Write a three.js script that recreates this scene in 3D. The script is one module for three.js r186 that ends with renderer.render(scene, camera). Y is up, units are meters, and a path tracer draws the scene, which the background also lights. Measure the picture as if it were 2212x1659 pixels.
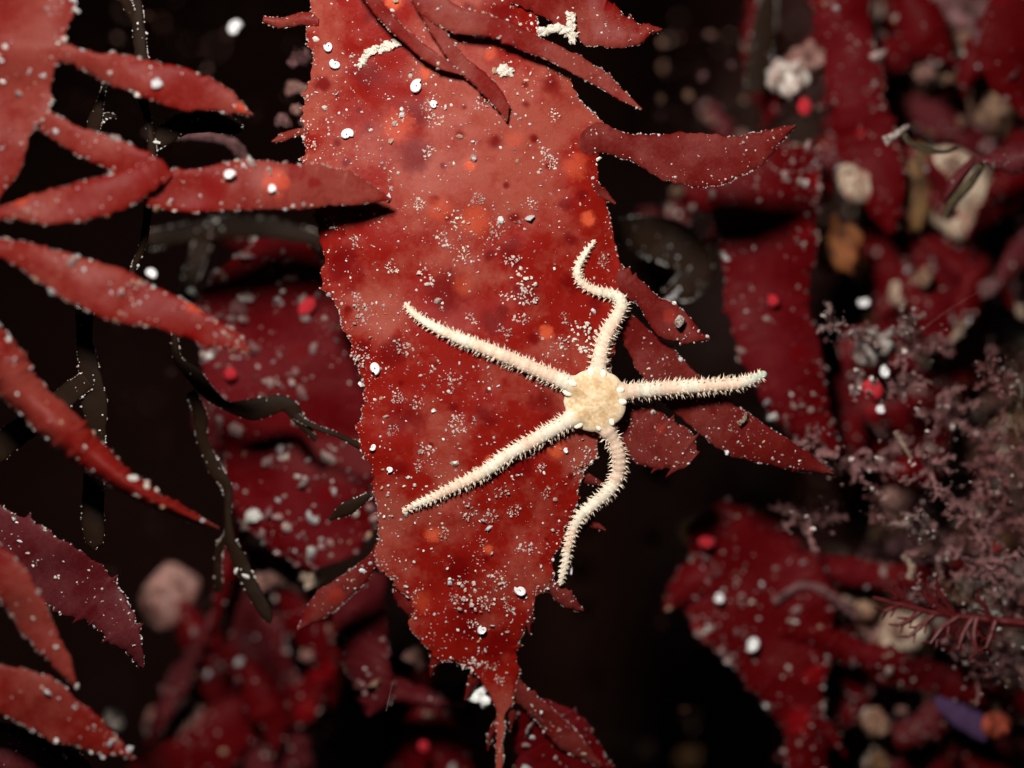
import * as THREE from 'three';
import { mergeGeometries, mergeVertices } from 'three/addons/utils/BufferGeometryUtils.js';

// ------------------------------------------------------------------ camera, sky, light, exposure
// Macro photograph looking straight down on seaweed: the frame is 62.5 x 46.9 mm wide at the plane of focus.
const scene = new THREE.Scene();
const DIST = 150, FRAME = 62.5;                                  // mm
const camera = new THREE.PerspectiveCamera(2 * Math.atan(FRAME * 0.375 / DIST) * 180 / Math.PI, 4 / 3, 0.02, 5);
camera.up.set(0, 0, -1);
camera.position.set(0, DIST * 1e-3, 0);
camera.lookAt(0, 0, 0);
camera.focus = DIST * 1e-3;
camera.userData.fStop = 9;
const renderer = new THREE.WebGLRenderer({ antialias: true });
renderer.toneMapping = THREE.LinearToneMapping;
renderer.toneMappingExposure = 1;
renderer.shadowMap.enabled = true;
scene.background = new THREE.Color().setRGB(0.002, 0.003, 0.004);  // dark water
const sun = new THREE.DirectionalLight(new THREE.Color().setRGB(0.8, 0.95, 1), 0.05);  // what is left of daylight down here
sun.position.set(-0.06, 0.5, -0.28);
sun.castShadow = true; sun.shadow.radius = 20;
sun.shadow.camera.left = sun.shadow.camera.bottom = -0.1; sun.shadow.camera.right = sun.shadow.camera.top = 0.1;
sun.shadow.camera.near = 0.05; sun.shadow.camera.far = 1.2;
scene.add(sun, sun.target);
const STROBE = new THREE.Vector3(-0.020, 0.090, -0.052);           // the diver's strobe above the lens
const strobe = new THREE.SpotLight(new THREE.Color().setRGB(1, 0.95, 0.88), 0.056, 0, 0.66, 1, 2);
strobe.position.copy(STROBE); strobe.target.position.set(-0.003, 0, -0.007);
strobe.castShadow = true; strobe.shadow.radius = 0.5; strobe.shadow.camera.near = 0.02; strobe.shadow.camera.far = 0.6;
scene.add(strobe, strobe.target);

// ------------------------------------------------------------------ helpers
function rng(seed) { let a = seed >>> 0; return () => { a = (a + 0x6D2B79F5) | 0; let t = Math.imul(a ^ (a >>> 15), 1 | a); t = (t + Math.imul(t ^ (t >>> 7), 61 | t)) ^ t; return ((t ^ (t >>> 14)) >>> 0) / 4294967296; }; }
const hash2 = (x, y, s) => { let h = Math.imul(x, 374761393) + Math.imul(y, 668265263) + Math.imul(s, 974634777); h = Math.imul(h ^ (h >>> 13), 1274126177); return ((h ^ (h >>> 16)) >>> 0) / 4294967296; };
function noise2(x, y, s = 0, wrap = 0) {
  const ix = Math.floor(x), iy = Math.floor(y), fx = x - ix, fy = y - iy, u = fx * fx * (3 - 2 * fx), v = fy * fy * (3 - 2 * fy);
  const m = (a) => (wrap ? ((a % wrap) + wrap) % wrap : a);
  const a = hash2(m(ix), m(iy), s), b = hash2(m(ix + 1), m(iy), s), c = hash2(m(ix), m(iy + 1), s), d = hash2(m(ix + 1), m(iy + 1), s);
  return (a + (b - a) * u) * (1 - v) + (c + (d - c) * u) * v;
}
function fbm(x, y, s = 0, o = 4, wrap = 0) { let f = 0, a = 0.5, n = 0; for (let i = 0; i < o; i++) { f += a * noise2(x, y, s + i * 17, wrap); n += a; a *= 0.5; x *= 2; y *= 2; wrap *= 2; } return f / n; }
function noise3(x, y, z, s = 0) { const iz = Math.floor(z), f = z - iz, w = f * f * (3 - 2 * f); return noise2(x, y, s + iz * 7919) * (1 - w) + noise2(x, y, s + (iz + 1) * 7919) * w; }
const clamp = (x, a = 0, b = 1) => Math.min(b, Math.max(a, x)), lerp = (a, b, t) => a + (b - a) * t;
const smooth = (x, a, b) => { const t = clamp((x - a) / (b - a)); return t * t * (3 - 2 * t); };
const K = FRAME / 2212;                                           // mm for one unit of the drawing that the plan is laid out on
// plan position (x to the right, y down the picture, in units) at height h (mm above the plane of focus) -> metres
function at(x, y, h) { const s = (DIST - h) / DIST * K * 1e-3; return new THREE.Vector3((x - 1106) * s, h * 1e-3, (y - 829.5) * s); }
const used = {};
function numbered(n) { const k = used[n] = (used[n] ?? -1) + 1; return k ? `${n}_${String(k).padStart(3, '0')}` : n; }
function tag(o, label, category, group, kind) { o.userData.label = label; if (category) o.userData.category = category; if (group) o.userData.group = group; if (kind) o.userData.kind = kind; return o; }
function mesh(name, geo, mat, parent) { const m = new THREE.Mesh(geo, mat); m.name = parent ? name : numbered(name); m.castShadow = m.receiveShadow = true; (parent || scene).add(m); return m; }
function group(name, label, category, grp) { const g = new THREE.Group(); g.name = numbered(name); scene.add(g); return tag(g, label, category, grp); }
const rgb = (r, g, b) => new THREE.Color().setRGB(r, g, b);
const toS = (c) => Math.round(255 * clamp(c <= 0.0031308 ? c * 12.92 : 1.055 * Math.pow(c, 1 / 2.4) - 0.055));
function texture(w, h, f, srgb = true) {
  const d = new Uint8Array(w * h * 4);
  for (let j = 0; j < h; j++) for (let i = 0; i < w; i++) { const c = f(i, j), k = (j * w + i) * 4; if (srgb) { d[k] = toS(c[0]); d[k + 1] = toS(c[1]); d[k + 2] = toS(c[2]); } else d[k] = d[k + 1] = d[k + 2] = Math.round(255 * clamp(c)); d[k + 3] = 255; }
  const t = new THREE.DataTexture(d, w, h); t.wrapS = t.wrapT = THREE.RepeatWrapping; t.magFilter = THREE.LinearFilter; t.minFilter = THREE.LinearMipmapLinearFilter; t.generateMipmaps = true;
  if (srgb) t.colorSpace = THREE.SRGBColorSpace; t.needsUpdate = true; return t;
}
const mix3 = (a, b, t) => [a[0] + (b[0] - a[0]) * t, a[1] + (b[1] - a[1]) * t, a[2] + (b[2] - a[2]) * t];

// ------------------------------------------------------------------ materials
// Seaweed skin, a tile of 32 mm: mottled pigment with spots of deep red and orange.
function skin(seed, A, B, C, D, nSpots) {
  const r = rng(seed), spots = []; for (let i = 0; i < nSpots; i++) spots.push([r() * 1024, r() * 1024, 9 + r() * 20, r()]);
  const N = 1024, buf = new Float32Array(N * N), kind = new Float32Array(N * N);
  for (const [sx, sy, R, k] of spots) for (let j = -Math.ceil(R * 1.6); j <= R * 1.6; j++) for (let i = -Math.ceil(R * 1.6); i <= R * 1.6; i++) {
    const x = (Math.round(sx) + i + N) % N, y = (Math.round(sy) + j + N) % N, q = Math.hypot(i, j) / R + 0.5 * (noise2(x / 9, y / 9, seed) - 0.5), v = 1 - smooth(q, 0.5, 1.3);
    if (v > buf[y * N + x]) { buf[y * N + x] = v; kind[y * N + x] = k; }
  }
  return texture(N, N, (i, j) => {
    const m = smooth(fbm(i / 128, j / 128, seed, 4, 8), 0.34, 0.7), f = 0.6 * fbm(i / 16, j / 16, seed + 5, 3, 64) + 0.4 * noise2(i / 4, j / 4, seed + 6, 256), g = hash2(i, j, seed + 9);
    let c = mix3(A, B, clamp(m * 0.9 + (f - 0.5) * 1.3));
    const q = i + j * N; if (buf[q] > 0) c = mix3(c, kind[q] > 0.55 ? D : C, buf[q] * 0.75);
    const n = 0.86 + 0.28 * g; return [c[0] * n, c[1] * (0.7 + 0.6 * g), c[2] * (0.7 + 0.6 * g)];
  });
}
const fineBump = texture(512, 512, (i, j) => 0.6 * fbm(i / 8, j / 8, 77, 3, 64) + 0.4 * hash2(i, j, 3), false);
const TILE = 32e-3;
function weed(map, rough = 0.46, spec = 0.14) { return new THREE.MeshPhysicalMaterial({ map, roughness: rough, specularIntensity: spec, bumpMap: fineBump, bumpScale: 1.2e-5, side: THREE.DoubleSide }); }
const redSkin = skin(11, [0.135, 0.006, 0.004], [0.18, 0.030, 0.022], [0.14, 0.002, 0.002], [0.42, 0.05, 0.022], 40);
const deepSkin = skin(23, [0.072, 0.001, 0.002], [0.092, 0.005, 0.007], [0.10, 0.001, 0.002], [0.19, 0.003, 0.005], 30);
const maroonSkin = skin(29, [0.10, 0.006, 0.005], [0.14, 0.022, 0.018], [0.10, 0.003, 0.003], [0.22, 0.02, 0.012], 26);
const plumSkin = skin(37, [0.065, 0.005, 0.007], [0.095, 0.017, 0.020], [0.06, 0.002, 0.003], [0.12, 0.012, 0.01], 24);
const M = {
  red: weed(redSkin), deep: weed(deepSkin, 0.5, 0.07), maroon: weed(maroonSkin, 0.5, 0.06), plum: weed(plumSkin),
  strap: new THREE.MeshPhysicalMaterial({ color: rgb(0.050, 0.021, 0.009), roughness: 0.6, transmission: 0.75, thickness: 0, bumpMap: fineBump, bumpScale: 1.5e-5, specularIntensity: 0.12, side: THREE.DoubleSide }),
  star: new THREE.MeshStandardMaterial({ vertexColors: true, roughness: 0.7 }),
  spine: new THREE.MeshPhysicalMaterial({ color: rgb(0.82, 0.68, 0.54), roughness: 0.45 }),
  shield: new THREE.MeshPhysicalMaterial({ color: rgb(0.92, 0.84, 0.72), roughness: 0.35 }),
  grain: new THREE.MeshPhysicalMaterial({ color: rgb(1, 1, 1), roughness: 0.35, specularIntensity: 0.8 }),
  worm: new THREE.MeshPhysicalMaterial({ color: rgb(0.9, 0.89, 0.9), roughness: 0.3, specularIntensity: 0.9 }),
};
const mottle = texture(512, 512, (i, j) => {                       // encrusted surface: pits, pink coralline stains, chalky patches
  const a = fbm(i / 32, j / 32, 501, 4, 16), b = fbm(i / 16, j / 16, 511, 3, 32), c = fbm(i / 64, j / 64, 521, 3, 8);
  let k = mix3([0.42, 0.36, 0.34], [1, 1, 1], smooth(a, 0.32, 0.58)); k = mix3(k, [0.62, 0.34, 0.33], 0.8 * smooth(b, 0.52, 0.66)); k = mix3(k, [0.16, 0.08, 0.06], 0.85 * smooth(c, 0.58, 0.7)); return k;
});
const lump = (r, g, b, rough = 0.7, plain) => new THREE.MeshPhysicalMaterial({ color: rgb(r, g, b), map: plain ? null : mottle, roughness: rough, bumpMap: fineBump, bumpScale: 8e-5 });
const L = {
  cream: lump(0.62, 0.50, 0.37), white: lump(0.78, 0.73, 0.66), pink: lump(0.40, 0.22, 0.185), mauve: lump(0.25, 0.12, 0.125), tan: lump(0.36, 0.215, 0.135),
  orange: lump(0.33, 0.11, 0.025), ochre: lump(0.22, 0.115, 0.035), red: lump(0.62, 0.02, 0.035, 0.4, 1), coral: lump(0.6, 0.11, 0.05, 0.5), grey: lump(0.42, 0.40, 0.37), violet: lump(0.13, 0.06, 0.15), brown: lump(0.09, 0.05, 0.022), olive: lump(0.11, 0.09, 0.035),
};

// ------------------------------------------------------------------ geometry builders
const uvPlan = (pos, tile = TILE) => { const uv = new Float32Array(pos.length / 3 * 2); for (let i = 0; i < pos.length / 3; i++) { uv[2 * i] = pos[3 * i] / tile; uv[2 * i + 1] = pos[3 * i + 2] / tile; } return uv; };
const curve2 = (pts, n) => { const c = new THREE.CatmullRomCurve3(pts.map(([x, y]) => new THREE.Vector3(x, y, 0)), false, 'centripetal'); c.arcLengthDivisions = 400; return c.getSpacedPoints(n); };
// A blade between two edges: closed skin with thickness, ragged edge, gentle waves. hf(x, y, t, s) in mm.
function bladeGeo(Lp, Rp, hf, { thick = 0.2, teeth = 3.5, spike = 6, seed = 1, cols = 16, step = 4 } = {}) {
  let len = 0; for (let i = 1; i < Lp.length; i++) len += Math.hypot(Lp[i][0] - Lp[i - 1][0], Lp[i][1] - Lp[i - 1][1]);
  const rows = Math.max(24, Math.min(460, Math.round(len / step))), A = curve2(Lp, rows), B = curve2(Rp, rows), r = rng(seed * 7 + 3);
  const ring = 2 * cols, pos = new Float32Array((rows + 1) * ring * 3), idx = [];
  let spA = 0, spB = 0;
  for (let i = 0; i <= rows; i++) {
    const t = i / rows; let dx = B[i].x - A[i].x, dy = B[i].y - A[i].y; const w = Math.hypot(dx, dy) || 1e-3; dx /= w; dy /= w;
    spA = r() < 0.07 ? spike * r() : spA * 0.62; spB = r() < 0.07 ? spike * r() : spB * 0.62;
    const lim = Math.min(1, w / 30), ta = lim * (teeth * ((fbm(i * 0.35, seed, 5, 3) - 0.45) * 1.7 + (noise2(i * 0.07, seed, 6) - 0.55) * 1.8) + spA), tb = lim * (teeth * ((fbm(i * 0.35, seed + 40, 9, 3) - 0.45) * 1.7 + (noise2(i * 0.07, seed + 40, 8) - 0.55) * 1.8) + spB);
    const ax = A[i].x - dx * ta, ay = A[i].y - dy * ta, bx = B[i].x + dx * tb, by = B[i].y + dy * tb;
    for (let j = 0; j < ring; j++) {
      const up = j <= cols, s0 = up ? j / cols : (ring - j) / cols, s = 0.5 - 0.5 * Math.cos(Math.PI * s0) * (0.55 + 0.45 * Math.abs(Math.cos(Math.PI * s0)) ** 0.5) ;
      const x = lerp(ax, bx, clamp(s)), y = lerp(ay, by, clamp(s)), e = Math.sqrt(Math.max(0, 1 - (2 * clamp(s) - 1) ** 2)), wd = Math.min(1, w / 25);
      const h = hf(x, y, t, clamp(s)) + (up ? 0.5 : -0.5) * thick * wd * Math.min(1, e * 1.6) * (j % cols ? 1 : 0);
      const p = at(x, y, h), k = (i * ring + j) * 3; pos[k] = p.x; pos[k + 1] = p.y; pos[k + 2] = p.z;
    }
  }
  for (let i = 0; i < rows; i++) for (let j = 0; j < ring; j++) { const a = i * ring + j, b = i * ring + (j + 1) % ring, c = a + ring, d = b + ring; idx.push(a, c, b, b, c, d); }
  for (const base of [0, rows * ring]) for (let j = 0; j < cols - 1; j++) { const a = base + j, b = base + j + 1, c = base + (ring - j) % ring, d = base + ring - j - 1; if (c !== a) idx.push(a, b, c); idx.push(b, d, c); }
  const g = new THREE.BufferGeometry(); g.setAttribute('position', new THREE.BufferAttribute(pos, 3)); g.setAttribute('uv', new THREE.BufferAttribute(uvPlan(pos), 2)); g.setIndex(idx); g.computeVertexNormals();
  g.userData = { rows, ring, cols }; return g;
}
function ribs(spine, widths) {                                    // spine and widths -> two edges
  const n = 40, S = curve2(spine, n), Lp = [], Rp = [];
  const cs = new THREE.CatmullRomCurve3(widths.map((w, i) => new THREE.Vector3(i, w, 0)), false, 'catmullrom');
  const cum = [0]; for (let i = 1; i < spine.length; i++) cum.push(cum[i - 1] + Math.hypot(spine[i][0] - spine[i - 1][0], spine[i][1] - spine[i - 1][1]));
  for (let i = 0; i <= n; i++) {
    const q = i / n * cum[cum.length - 1]; let k = 0; while (k < cum.length - 2 && cum[k + 1] < q) k++;
    const f = clamp((q - cum[k]) / (cum[k + 1] - cum[k])), w = Math.max(1, cs.getPoint((k + f) / (widths.length - 1)).y) / 2;
    const a = S[Math.max(0, i - 1)], b = S[Math.min(n, i + 1)], l = Math.hypot(b.x - a.x, b.y - a.y) || 1, nx = (b.y - a.y) / l, ny = -(b.x - a.x) / l;
    Lp.push([S[i].x + nx * w, S[i].y + ny * w]); Rp.push([S[i].x - nx * w, S[i].y - ny * w]);
  }
  return [Lp, Rp];
}
// heights along a leaf: hs list of mm from base to tip, with waves and a curl across
const along = (hs, seed, wave = 0.35, curl = 0.25) => (x, y, t, s) => { const f = t * (hs.length - 1), k = Math.min(hs.length - 2, Math.floor(f)); return lerp(hs[k], hs[k + 1], f - k) + wave * 2 * (noise2(x / 105, y / 105, seed) - 0.5) + 0.12 * (fbm(x / 45, y / 45, seed + 3, 2) - 0.5) - curl * (2 * s - 1) ** 2 + curl * 0.6 * (2 * s - 1) * Math.sin(seed * 1.7); };

// Grains of sediment
function grainGeo(seed) {
  const r = rng(seed), g = mergeVertices(new THREE.IcosahedronGeometry(1, 0).deleteAttribute('normal').deleteAttribute('uv')), p = g.attributes.position;
  for (let i = 0; i < p.count; i++) { const k = 0.55 + 0.7 * r(); p.setXYZ(i, p.getX(i) * k, p.getY(i) * k * 0.8, p.getZ(i) * k); }
  const n = g.toNonIndexed(); n.computeVertexNormals(); return n;
}
const grains = [1, 2, 3].map(grainGeo);
const GC = [[0.8, 0.78, 0.73], [0.72, 0.62, 0.52], [0.55, 0.42, 0.37], [0.42, 0.28, 0.26], [0.66, 0.64, 0.66], [0.5, 0.3, 0.2]];
// sprinkle loose grains over the upper face and along the edges of blades
function sprinkle(label, items, { seed = 1, face = 300, edge = 200, size = 3, big = 0.06, pale = 0.7, bright = 1, mauve = 0 }) {
  const r = rng(seed * 131 + 5), list = [];
  const area = (g) => { const { rows, ring, cols } = g.userData, P = g.attributes.position; let w = 0; for (let i = 0; i <= rows; i++) w += Math.hypot(P.getX(i * ring) - P.getX(i * ring + cols), P.getZ(i * ring) - P.getZ(i * ring + cols)); return w; }, totA = items.reduce((a, g) => a + area(g), 0), tot = items.reduce((a, g) => a + g.userData.rows, 0), V = new THREE.Vector3(), N = new THREE.Vector3(), Q = new THREE.Quaternion(), S = new THREE.Vector3();
  for (const g of items) {
    const area0 = area(g), { rows, ring, cols } = g.userData, P = g.attributes.position, nf = Math.round(face * area(g) / totA), ne = Math.round(edge * rows / tot);
    for (let k = 0; k < nf + ne; k++) {
      const isE = k >= nf, i = Math.floor(r() * rows), j = isE ? (r() < 0.5 ? 0 : cols) : 1 + Math.floor(r() * (cols - 1)), a = i * ring + j, f = r();
      V.fromBufferAttribute(P, a); N.fromBufferAttribute(P, a + ring).sub(V); V.addScaledVector(N, f);
      if (!isE) { N.fromBufferAttribute(P, a + 1 < (i + 1) * ring ? a + 1 : a).sub(new THREE.Vector3().fromBufferAttribute(P, a)); V.addScaledVector(N, r() - 0.5); }
      if (!isE) { const wi = Math.hypot(P.getX(i * ring) - P.getX(i * ring + cols), P.getZ(i * ring) - P.getZ(i * ring + cols)); if (r() > wi * rows / area0 * 0.75) continue; }
      const cl = fbm(V.x * 420, V.z * 420, seed, 3); if (!isE && r() > 0.12 + 2.2 * Math.max(0, cl - 0.38)) continue;
      const q3 = r(); let R = size * (0.24 + 0.9 * q3 * q3 * q3 + 0.12 * r()); if (isE) R *= 0.8; if (r() < (isE ? 0.035 : big)) R *= 1.7 + 1.2 * r(); if (isE && noise2(i * 0.11, j + seed * 3, 15) < 0.56 && r() < 0.88) continue;
      R *= K * 1e-3;
      Q.setFromEuler(new THREE.Euler(r() * 6, r() * 6, r() * 6)); S.set(R * (0.7 + 0.7 * r()), R * (0.6 + 0.4 * r()), R * (0.7 + 0.9 * r())); if (isE && r() < 0.4 && R < 0.5 * size * K * 1e-3) { S.x *= 2; N.fromBufferAttribute(P, a + ring).sub(new THREE.Vector3().fromBufferAttribute(P, a)).normalize(); Q.setFromUnitVectors(new THREE.Vector3(1, 0, 0), N); }
      const c = r() < mauve ? [[0.42, 0.25, 0.24], [0.30, 0.15, 0.15], [0.5, 0.36, 0.33], [0.2, 0.08, 0.08]][Math.floor(r() * 4)] : r() < pale ? GC[r() < 0.6 ? 0 : r() < 0.5 ? 1 : 4] : GC[2 + Math.floor(r() * 4)], b = bright * (isE ? 0.78 : 1) * (0.7 + 0.4 * r());
      list.push([new THREE.Matrix4().compose(new THREE.Vector3(V.x, V.y + R * 0.25, V.z), Q, S), c.map((v) => clamp(v * b))]);
    }
  }
  const im = new THREE.InstancedMesh(grains[seed % 3], M.grain, list.length); im.name = numbered('sediment_grains'); im.castShadow = im.receiveShadow = true;
  list.forEach(([m, c], i) => { im.setMatrixAt(i, m); im.setColorAt(i, rgb(...c)); });
  scene.add(tag(im, label, 'sediment', null, 'stuff')); return im;
}
// Knobbly pebble or shell lump
function lumpGeo(seed, rough = 0.35, freq = 1.6, detail = 3) {
  const g = mergeVertices(new THREE.IcosahedronGeometry(1, detail).deleteAttribute('normal').deleteAttribute('uv')), p = g.attributes.position;
  for (let i = 0; i < p.count; i++) { const x = p.getX(i), y = p.getY(i), z = p.getZ(i), k = 1 + rough * 2 * (noise3(x * freq + 9, y * freq + 9, z * freq + 9, seed) - 0.5) + rough * 0.8 * (noise3(x * freq * 2.7 + 5, y * freq * 2.7 + 5, z * freq * 2.7 + 5, seed + 3) - 0.5); p.setXYZ(i, x * k, y * k, z * k); }
  const uv = new Float32Array(p.count * 2); for (let i = 0; i < p.count; i++) { uv[2 * i] = p.getX(i) * 0.22 + seed * 0.13; uv[2 * i + 1] = p.getZ(i) * 0.22 + p.getY(i) * 0.15; } g.setAttribute('uv', new THREE.BufferAttribute(uv, 2));
  g.computeVertexNormals(); return g;
}
const lumps = [0, 1, 2, 3, 4, 5].map((i) => lumpGeo(50 + i, 0.42 + 0.08 * i, 1.4 + 0.25 * i));
const ballGeo = lumpGeo(90, 0.06, 2), shellGeo = lumpGeo(93, 0.2, 1.1), shellGeo2 = lumpGeo(97, 0.26, 1.3);
function placeLump(name, label, cat, x, y, h, rx, ry, mat, { v = 0, turn = 0, flat = 0.7, grp, geo } = {}) {
  const m = mesh(name, geo || lumps[v % 6], mat); m.position.copy(at(x, y, h)); const k = K * 1e-3 * (DIST - h) / DIST; m.scale.set(rx * k, Math.min(rx, ry) * flat * k, ry * k); m.rotation.y = turn; return tag(m, label, cat, grp);
}
// Round-section strand through plan points [x, y, h] with radii in units
function strand(pts, r0, r1, sides = 7, n = 0, seed = 0, wob = 0) {
  const c = new THREE.CatmullRomCurve3(pts.map(([x, y, h]) => at(x, y, h))), segs = n || Math.max(6, pts.length * 5), g = new THREE.TubeGeometry(c, segs, 1, sides), p = g.attributes.position, q = new THREE.Vector3();
  for (let i = 0; i <= segs; i++) { c.getPointAt(i / segs, q); const R = lerp(r0, r1, i / segs) * K * 1e-3 * (1 + wob * (noise2(i * 0.9, seed, 4) - 0.5) * 2); for (let j = 0; j <= sides; j++) { const k = i * (sides + 1) + j; p.setXYZ(k, q.x + (p.getX(k) - q.x) * R, q.y + (p.getY(k) - q.y) * R, q.z + (p.getZ(k) - q.z) * R); } }
  g.computeVertexNormals(); return g;
}

// ------------------------------------------------------------------ the sea bed
// A crusted reef: a ledge at the right and lower left, floor sunk deep and crust tones darkened to stand in for shaded gaps.
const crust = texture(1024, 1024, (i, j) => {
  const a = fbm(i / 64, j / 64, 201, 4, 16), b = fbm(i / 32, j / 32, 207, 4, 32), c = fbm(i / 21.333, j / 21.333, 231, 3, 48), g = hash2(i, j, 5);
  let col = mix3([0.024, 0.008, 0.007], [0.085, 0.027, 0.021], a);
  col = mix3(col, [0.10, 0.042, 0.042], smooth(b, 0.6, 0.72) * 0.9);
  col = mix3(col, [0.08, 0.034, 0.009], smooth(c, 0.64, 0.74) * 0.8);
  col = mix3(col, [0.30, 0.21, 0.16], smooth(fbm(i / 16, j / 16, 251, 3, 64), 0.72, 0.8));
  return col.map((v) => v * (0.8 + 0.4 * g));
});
const bump = (x, y, cx, cy, rx, ry) => Math.exp(-(((x - cx) / rx) ** 2 + ((y - cy) / ry) ** 2));
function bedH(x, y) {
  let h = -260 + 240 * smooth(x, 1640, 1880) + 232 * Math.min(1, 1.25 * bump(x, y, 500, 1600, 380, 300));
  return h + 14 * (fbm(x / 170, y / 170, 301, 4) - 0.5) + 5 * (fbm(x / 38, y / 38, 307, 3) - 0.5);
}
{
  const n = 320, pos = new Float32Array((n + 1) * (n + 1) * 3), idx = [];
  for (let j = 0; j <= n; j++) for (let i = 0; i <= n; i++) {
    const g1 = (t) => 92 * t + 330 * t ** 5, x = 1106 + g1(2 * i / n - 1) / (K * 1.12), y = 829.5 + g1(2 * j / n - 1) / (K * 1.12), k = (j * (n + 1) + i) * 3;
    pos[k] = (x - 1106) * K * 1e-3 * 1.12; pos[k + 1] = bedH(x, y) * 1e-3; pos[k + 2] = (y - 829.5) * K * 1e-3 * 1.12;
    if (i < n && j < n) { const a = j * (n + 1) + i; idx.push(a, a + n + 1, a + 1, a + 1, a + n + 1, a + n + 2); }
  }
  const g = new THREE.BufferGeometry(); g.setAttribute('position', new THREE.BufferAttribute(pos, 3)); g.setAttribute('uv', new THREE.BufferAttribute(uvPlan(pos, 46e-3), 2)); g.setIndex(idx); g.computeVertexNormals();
  const bed = mesh('sea_bed', g, new THREE.MeshPhysicalMaterial({ map: crust, roughness: 0.9, specularIntensity: 0.08, bumpMap: fineBump, bumpScale: 1e-4 })); bed.userData.kind = 'structure'; tag(bed, 'crusted reef rock behind the seaweed, its colour darkened for the shaded gaps', 'sea bed');
}

const MARKS = [[1850, 398, 'the pinkish cream shell'], [2050, 410, 'the large cream shell'], [1808, 532, 'the orange sponge'], [1704, 172, 'the bright cream lump'], [2112, 130, 'the fleshy tan rock'], [2045, 24, 'the mauve crust at the top edge'], [2118, 626, 'the round grey pink pebble'], [1890, 752, 'the triangular shell chip'], [1884, 842, 'the scarlet ball'], [1940, 1340, 'the feathery red weed'], [2153, 1566, 'the coral red ball'], [1700, 1390, 'the forked deep red frond'], [1660, 660, 'the wide deep red frond'], [1600, 335, 'the long right leaflet'], [1700, 990, 'the dark leaf under the right arm'], [2130, 1100, 'the tangle at the right edge'], [362, 1296, 'the blurred tan knob'], [384, 1566, 'the pale lump near the bottom edge'], [685, 1392, 'the pink white pebble'], [780, 1420, 'the dim plum frond'], [974, 1460, 'the pale pebble under the frond tip'], [570, 1340, 'the white tip of the long brown strap'], [630, 180, 'the margin of the frond top'], [1330, 1300, 'the small lower right leaflet'], [1010, 70, 'the narrow top leaflets'], [900, 188, 'the largest tube worm'], [981, 477, 'the white crusty clump'], [878, 660, 'the tip of the upper left arm'], [1257, 728, 'the white clump by the upper arm'], [870, 1106, 'the tip of the lower left arm'], [1190, 870, 'the disc of the brittle star'], [1125, 1276, 'the tube worm with a pointed end'], [1043, 1361, 'the oval tube worm near the frond tip'], [809, 796, 'the lone tube worm on the left margin']];
function whereIs(x, y) { let b = null, d = 1e9; for (const m of MARKS) { const q = Math.hypot(x - m[0], y - m[1]); if (q < d && q > 14) { d = q; b = m; } } const a = Math.atan2(y - b[1], x - b[0]) / Math.PI * 4, k = (Math.round(a) + 8) % 8; return ['right of', 'below right of', 'below', 'below left of', 'left of', 'above left of', 'above', 'above right of'][k] + ' ' + b[2]; }
// ------------------------------------------------------------------ the broad red frond
const cxMain = (y) => 930 + y * 0.09;
function hMain(x, y) { const d = (x - cxMain(y)) / 300; return 0.5 - 3.2 * smooth(y, 850, 1700) - 0.9 * Math.min(1.3, d * d) + 0.9 * (fbm(x / 210, y / 210, 401, 2) - 0.5) + 0.25 * (fbm(x / 60, y / 60, 411, 2) - 0.5); }
const T2 = 0.15;                                                  // half the thickness of the frond, mm
const ML = [[672, -60], [671, 22], [668, 84], [675, 112], [671, 157], [665, 196], [657, 266], [662, 344], [676, 420], [685, 490], [688, 533], [699, 566], [699, 608], [713, 641], [727, 667], [738, 706], [755, 734], [766, 776], [778, 818], [783, 852], [774, 909], [780, 964], [804, 998], [804, 1048], [814, 1104], [817, 1155], [812, 1194], [822, 1233], [842, 1238], [859, 1267], [889, 1301], [892, 1323], [876, 1349], [892, 1373], [920, 1390], [948, 1427], [996, 1432], [1032, 1463], [1057, 1497], [1071, 1530], [1071, 1614], [1071, 1690]];
const MR = [[1151, -60], [1151, 0], [1157, 28], [1165, 73], [1188, 120], [1202, 154], [1227, 173], [1247, 207], [1272, 238], [1298, 266], [1300, 300], [1291, 325], [1288, 350], [1294, 386], [1308, 422], [1316, 468], [1327, 532], [1339, 572], [1345, 631], [1338, 690], [1330, 740], [1322, 800], [1316, 860], [1305, 910], [1294, 942], [1286, 984], [1263, 1012], [1249, 1048], [1244, 1090], [1230, 1127], [1210, 1183], [1193, 1217], [1191, 1240], [1185, 1268], [1163, 1290], [1151, 1329], [1135, 1360], [1129, 1380], [1117, 1404], [1117, 1461], [1112, 1490], [1100, 1520], [1088, 1558], [1086, 1614], [1088, 1690]];
// the frond's colours: noise mottling offset to be palest near the top centre; orange and deep red pigment spots where the photograph has them
const ORANGE = [[853, 11, 20, 1], [920, 159, 18, 0.8], [861, 272, 36, 0.5], [1015, 358, 16, 0.9], [951, 454, 30, 0.4], [1026, 477, 38, 0.5], [1271, 473, 18, 1], [1178, 720, 16, 0.9], [934, 1157, 18, 0.9], [1054, 1188, 13, 0.9], [1057, 992, 11, 0.8], [1202, 975, 24, 0.9], [1244, 361, 28, 0.5], [1060, 120, 14, 0.6], [1110, 300, 20, 0.3], [1000, 620, 24, 0.35], [905, 1300, 26, 0.35]];
const DEEP = [[797, 162, 32], [895, 246, 30], [897, 336, 36], [1108, 474, 14], [1102, 538, 22], [970, 633, 42], [740, 571, 46], [1230, 518, 18], [1230, 611, 26], [1048, 900, 24], [993, 1233, 34], [858, 1017, 24], [1171, 869, 32], [1060, 700, 26], [760, 440, 40], [1090, 30, 40], [880, 900, 34], [1130, 1010, 26], [1010, 1340, 40], [1080, 1400, 34], [850, 760, 30], [1190, 180, 22], [1140, 640, 26]];
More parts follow.
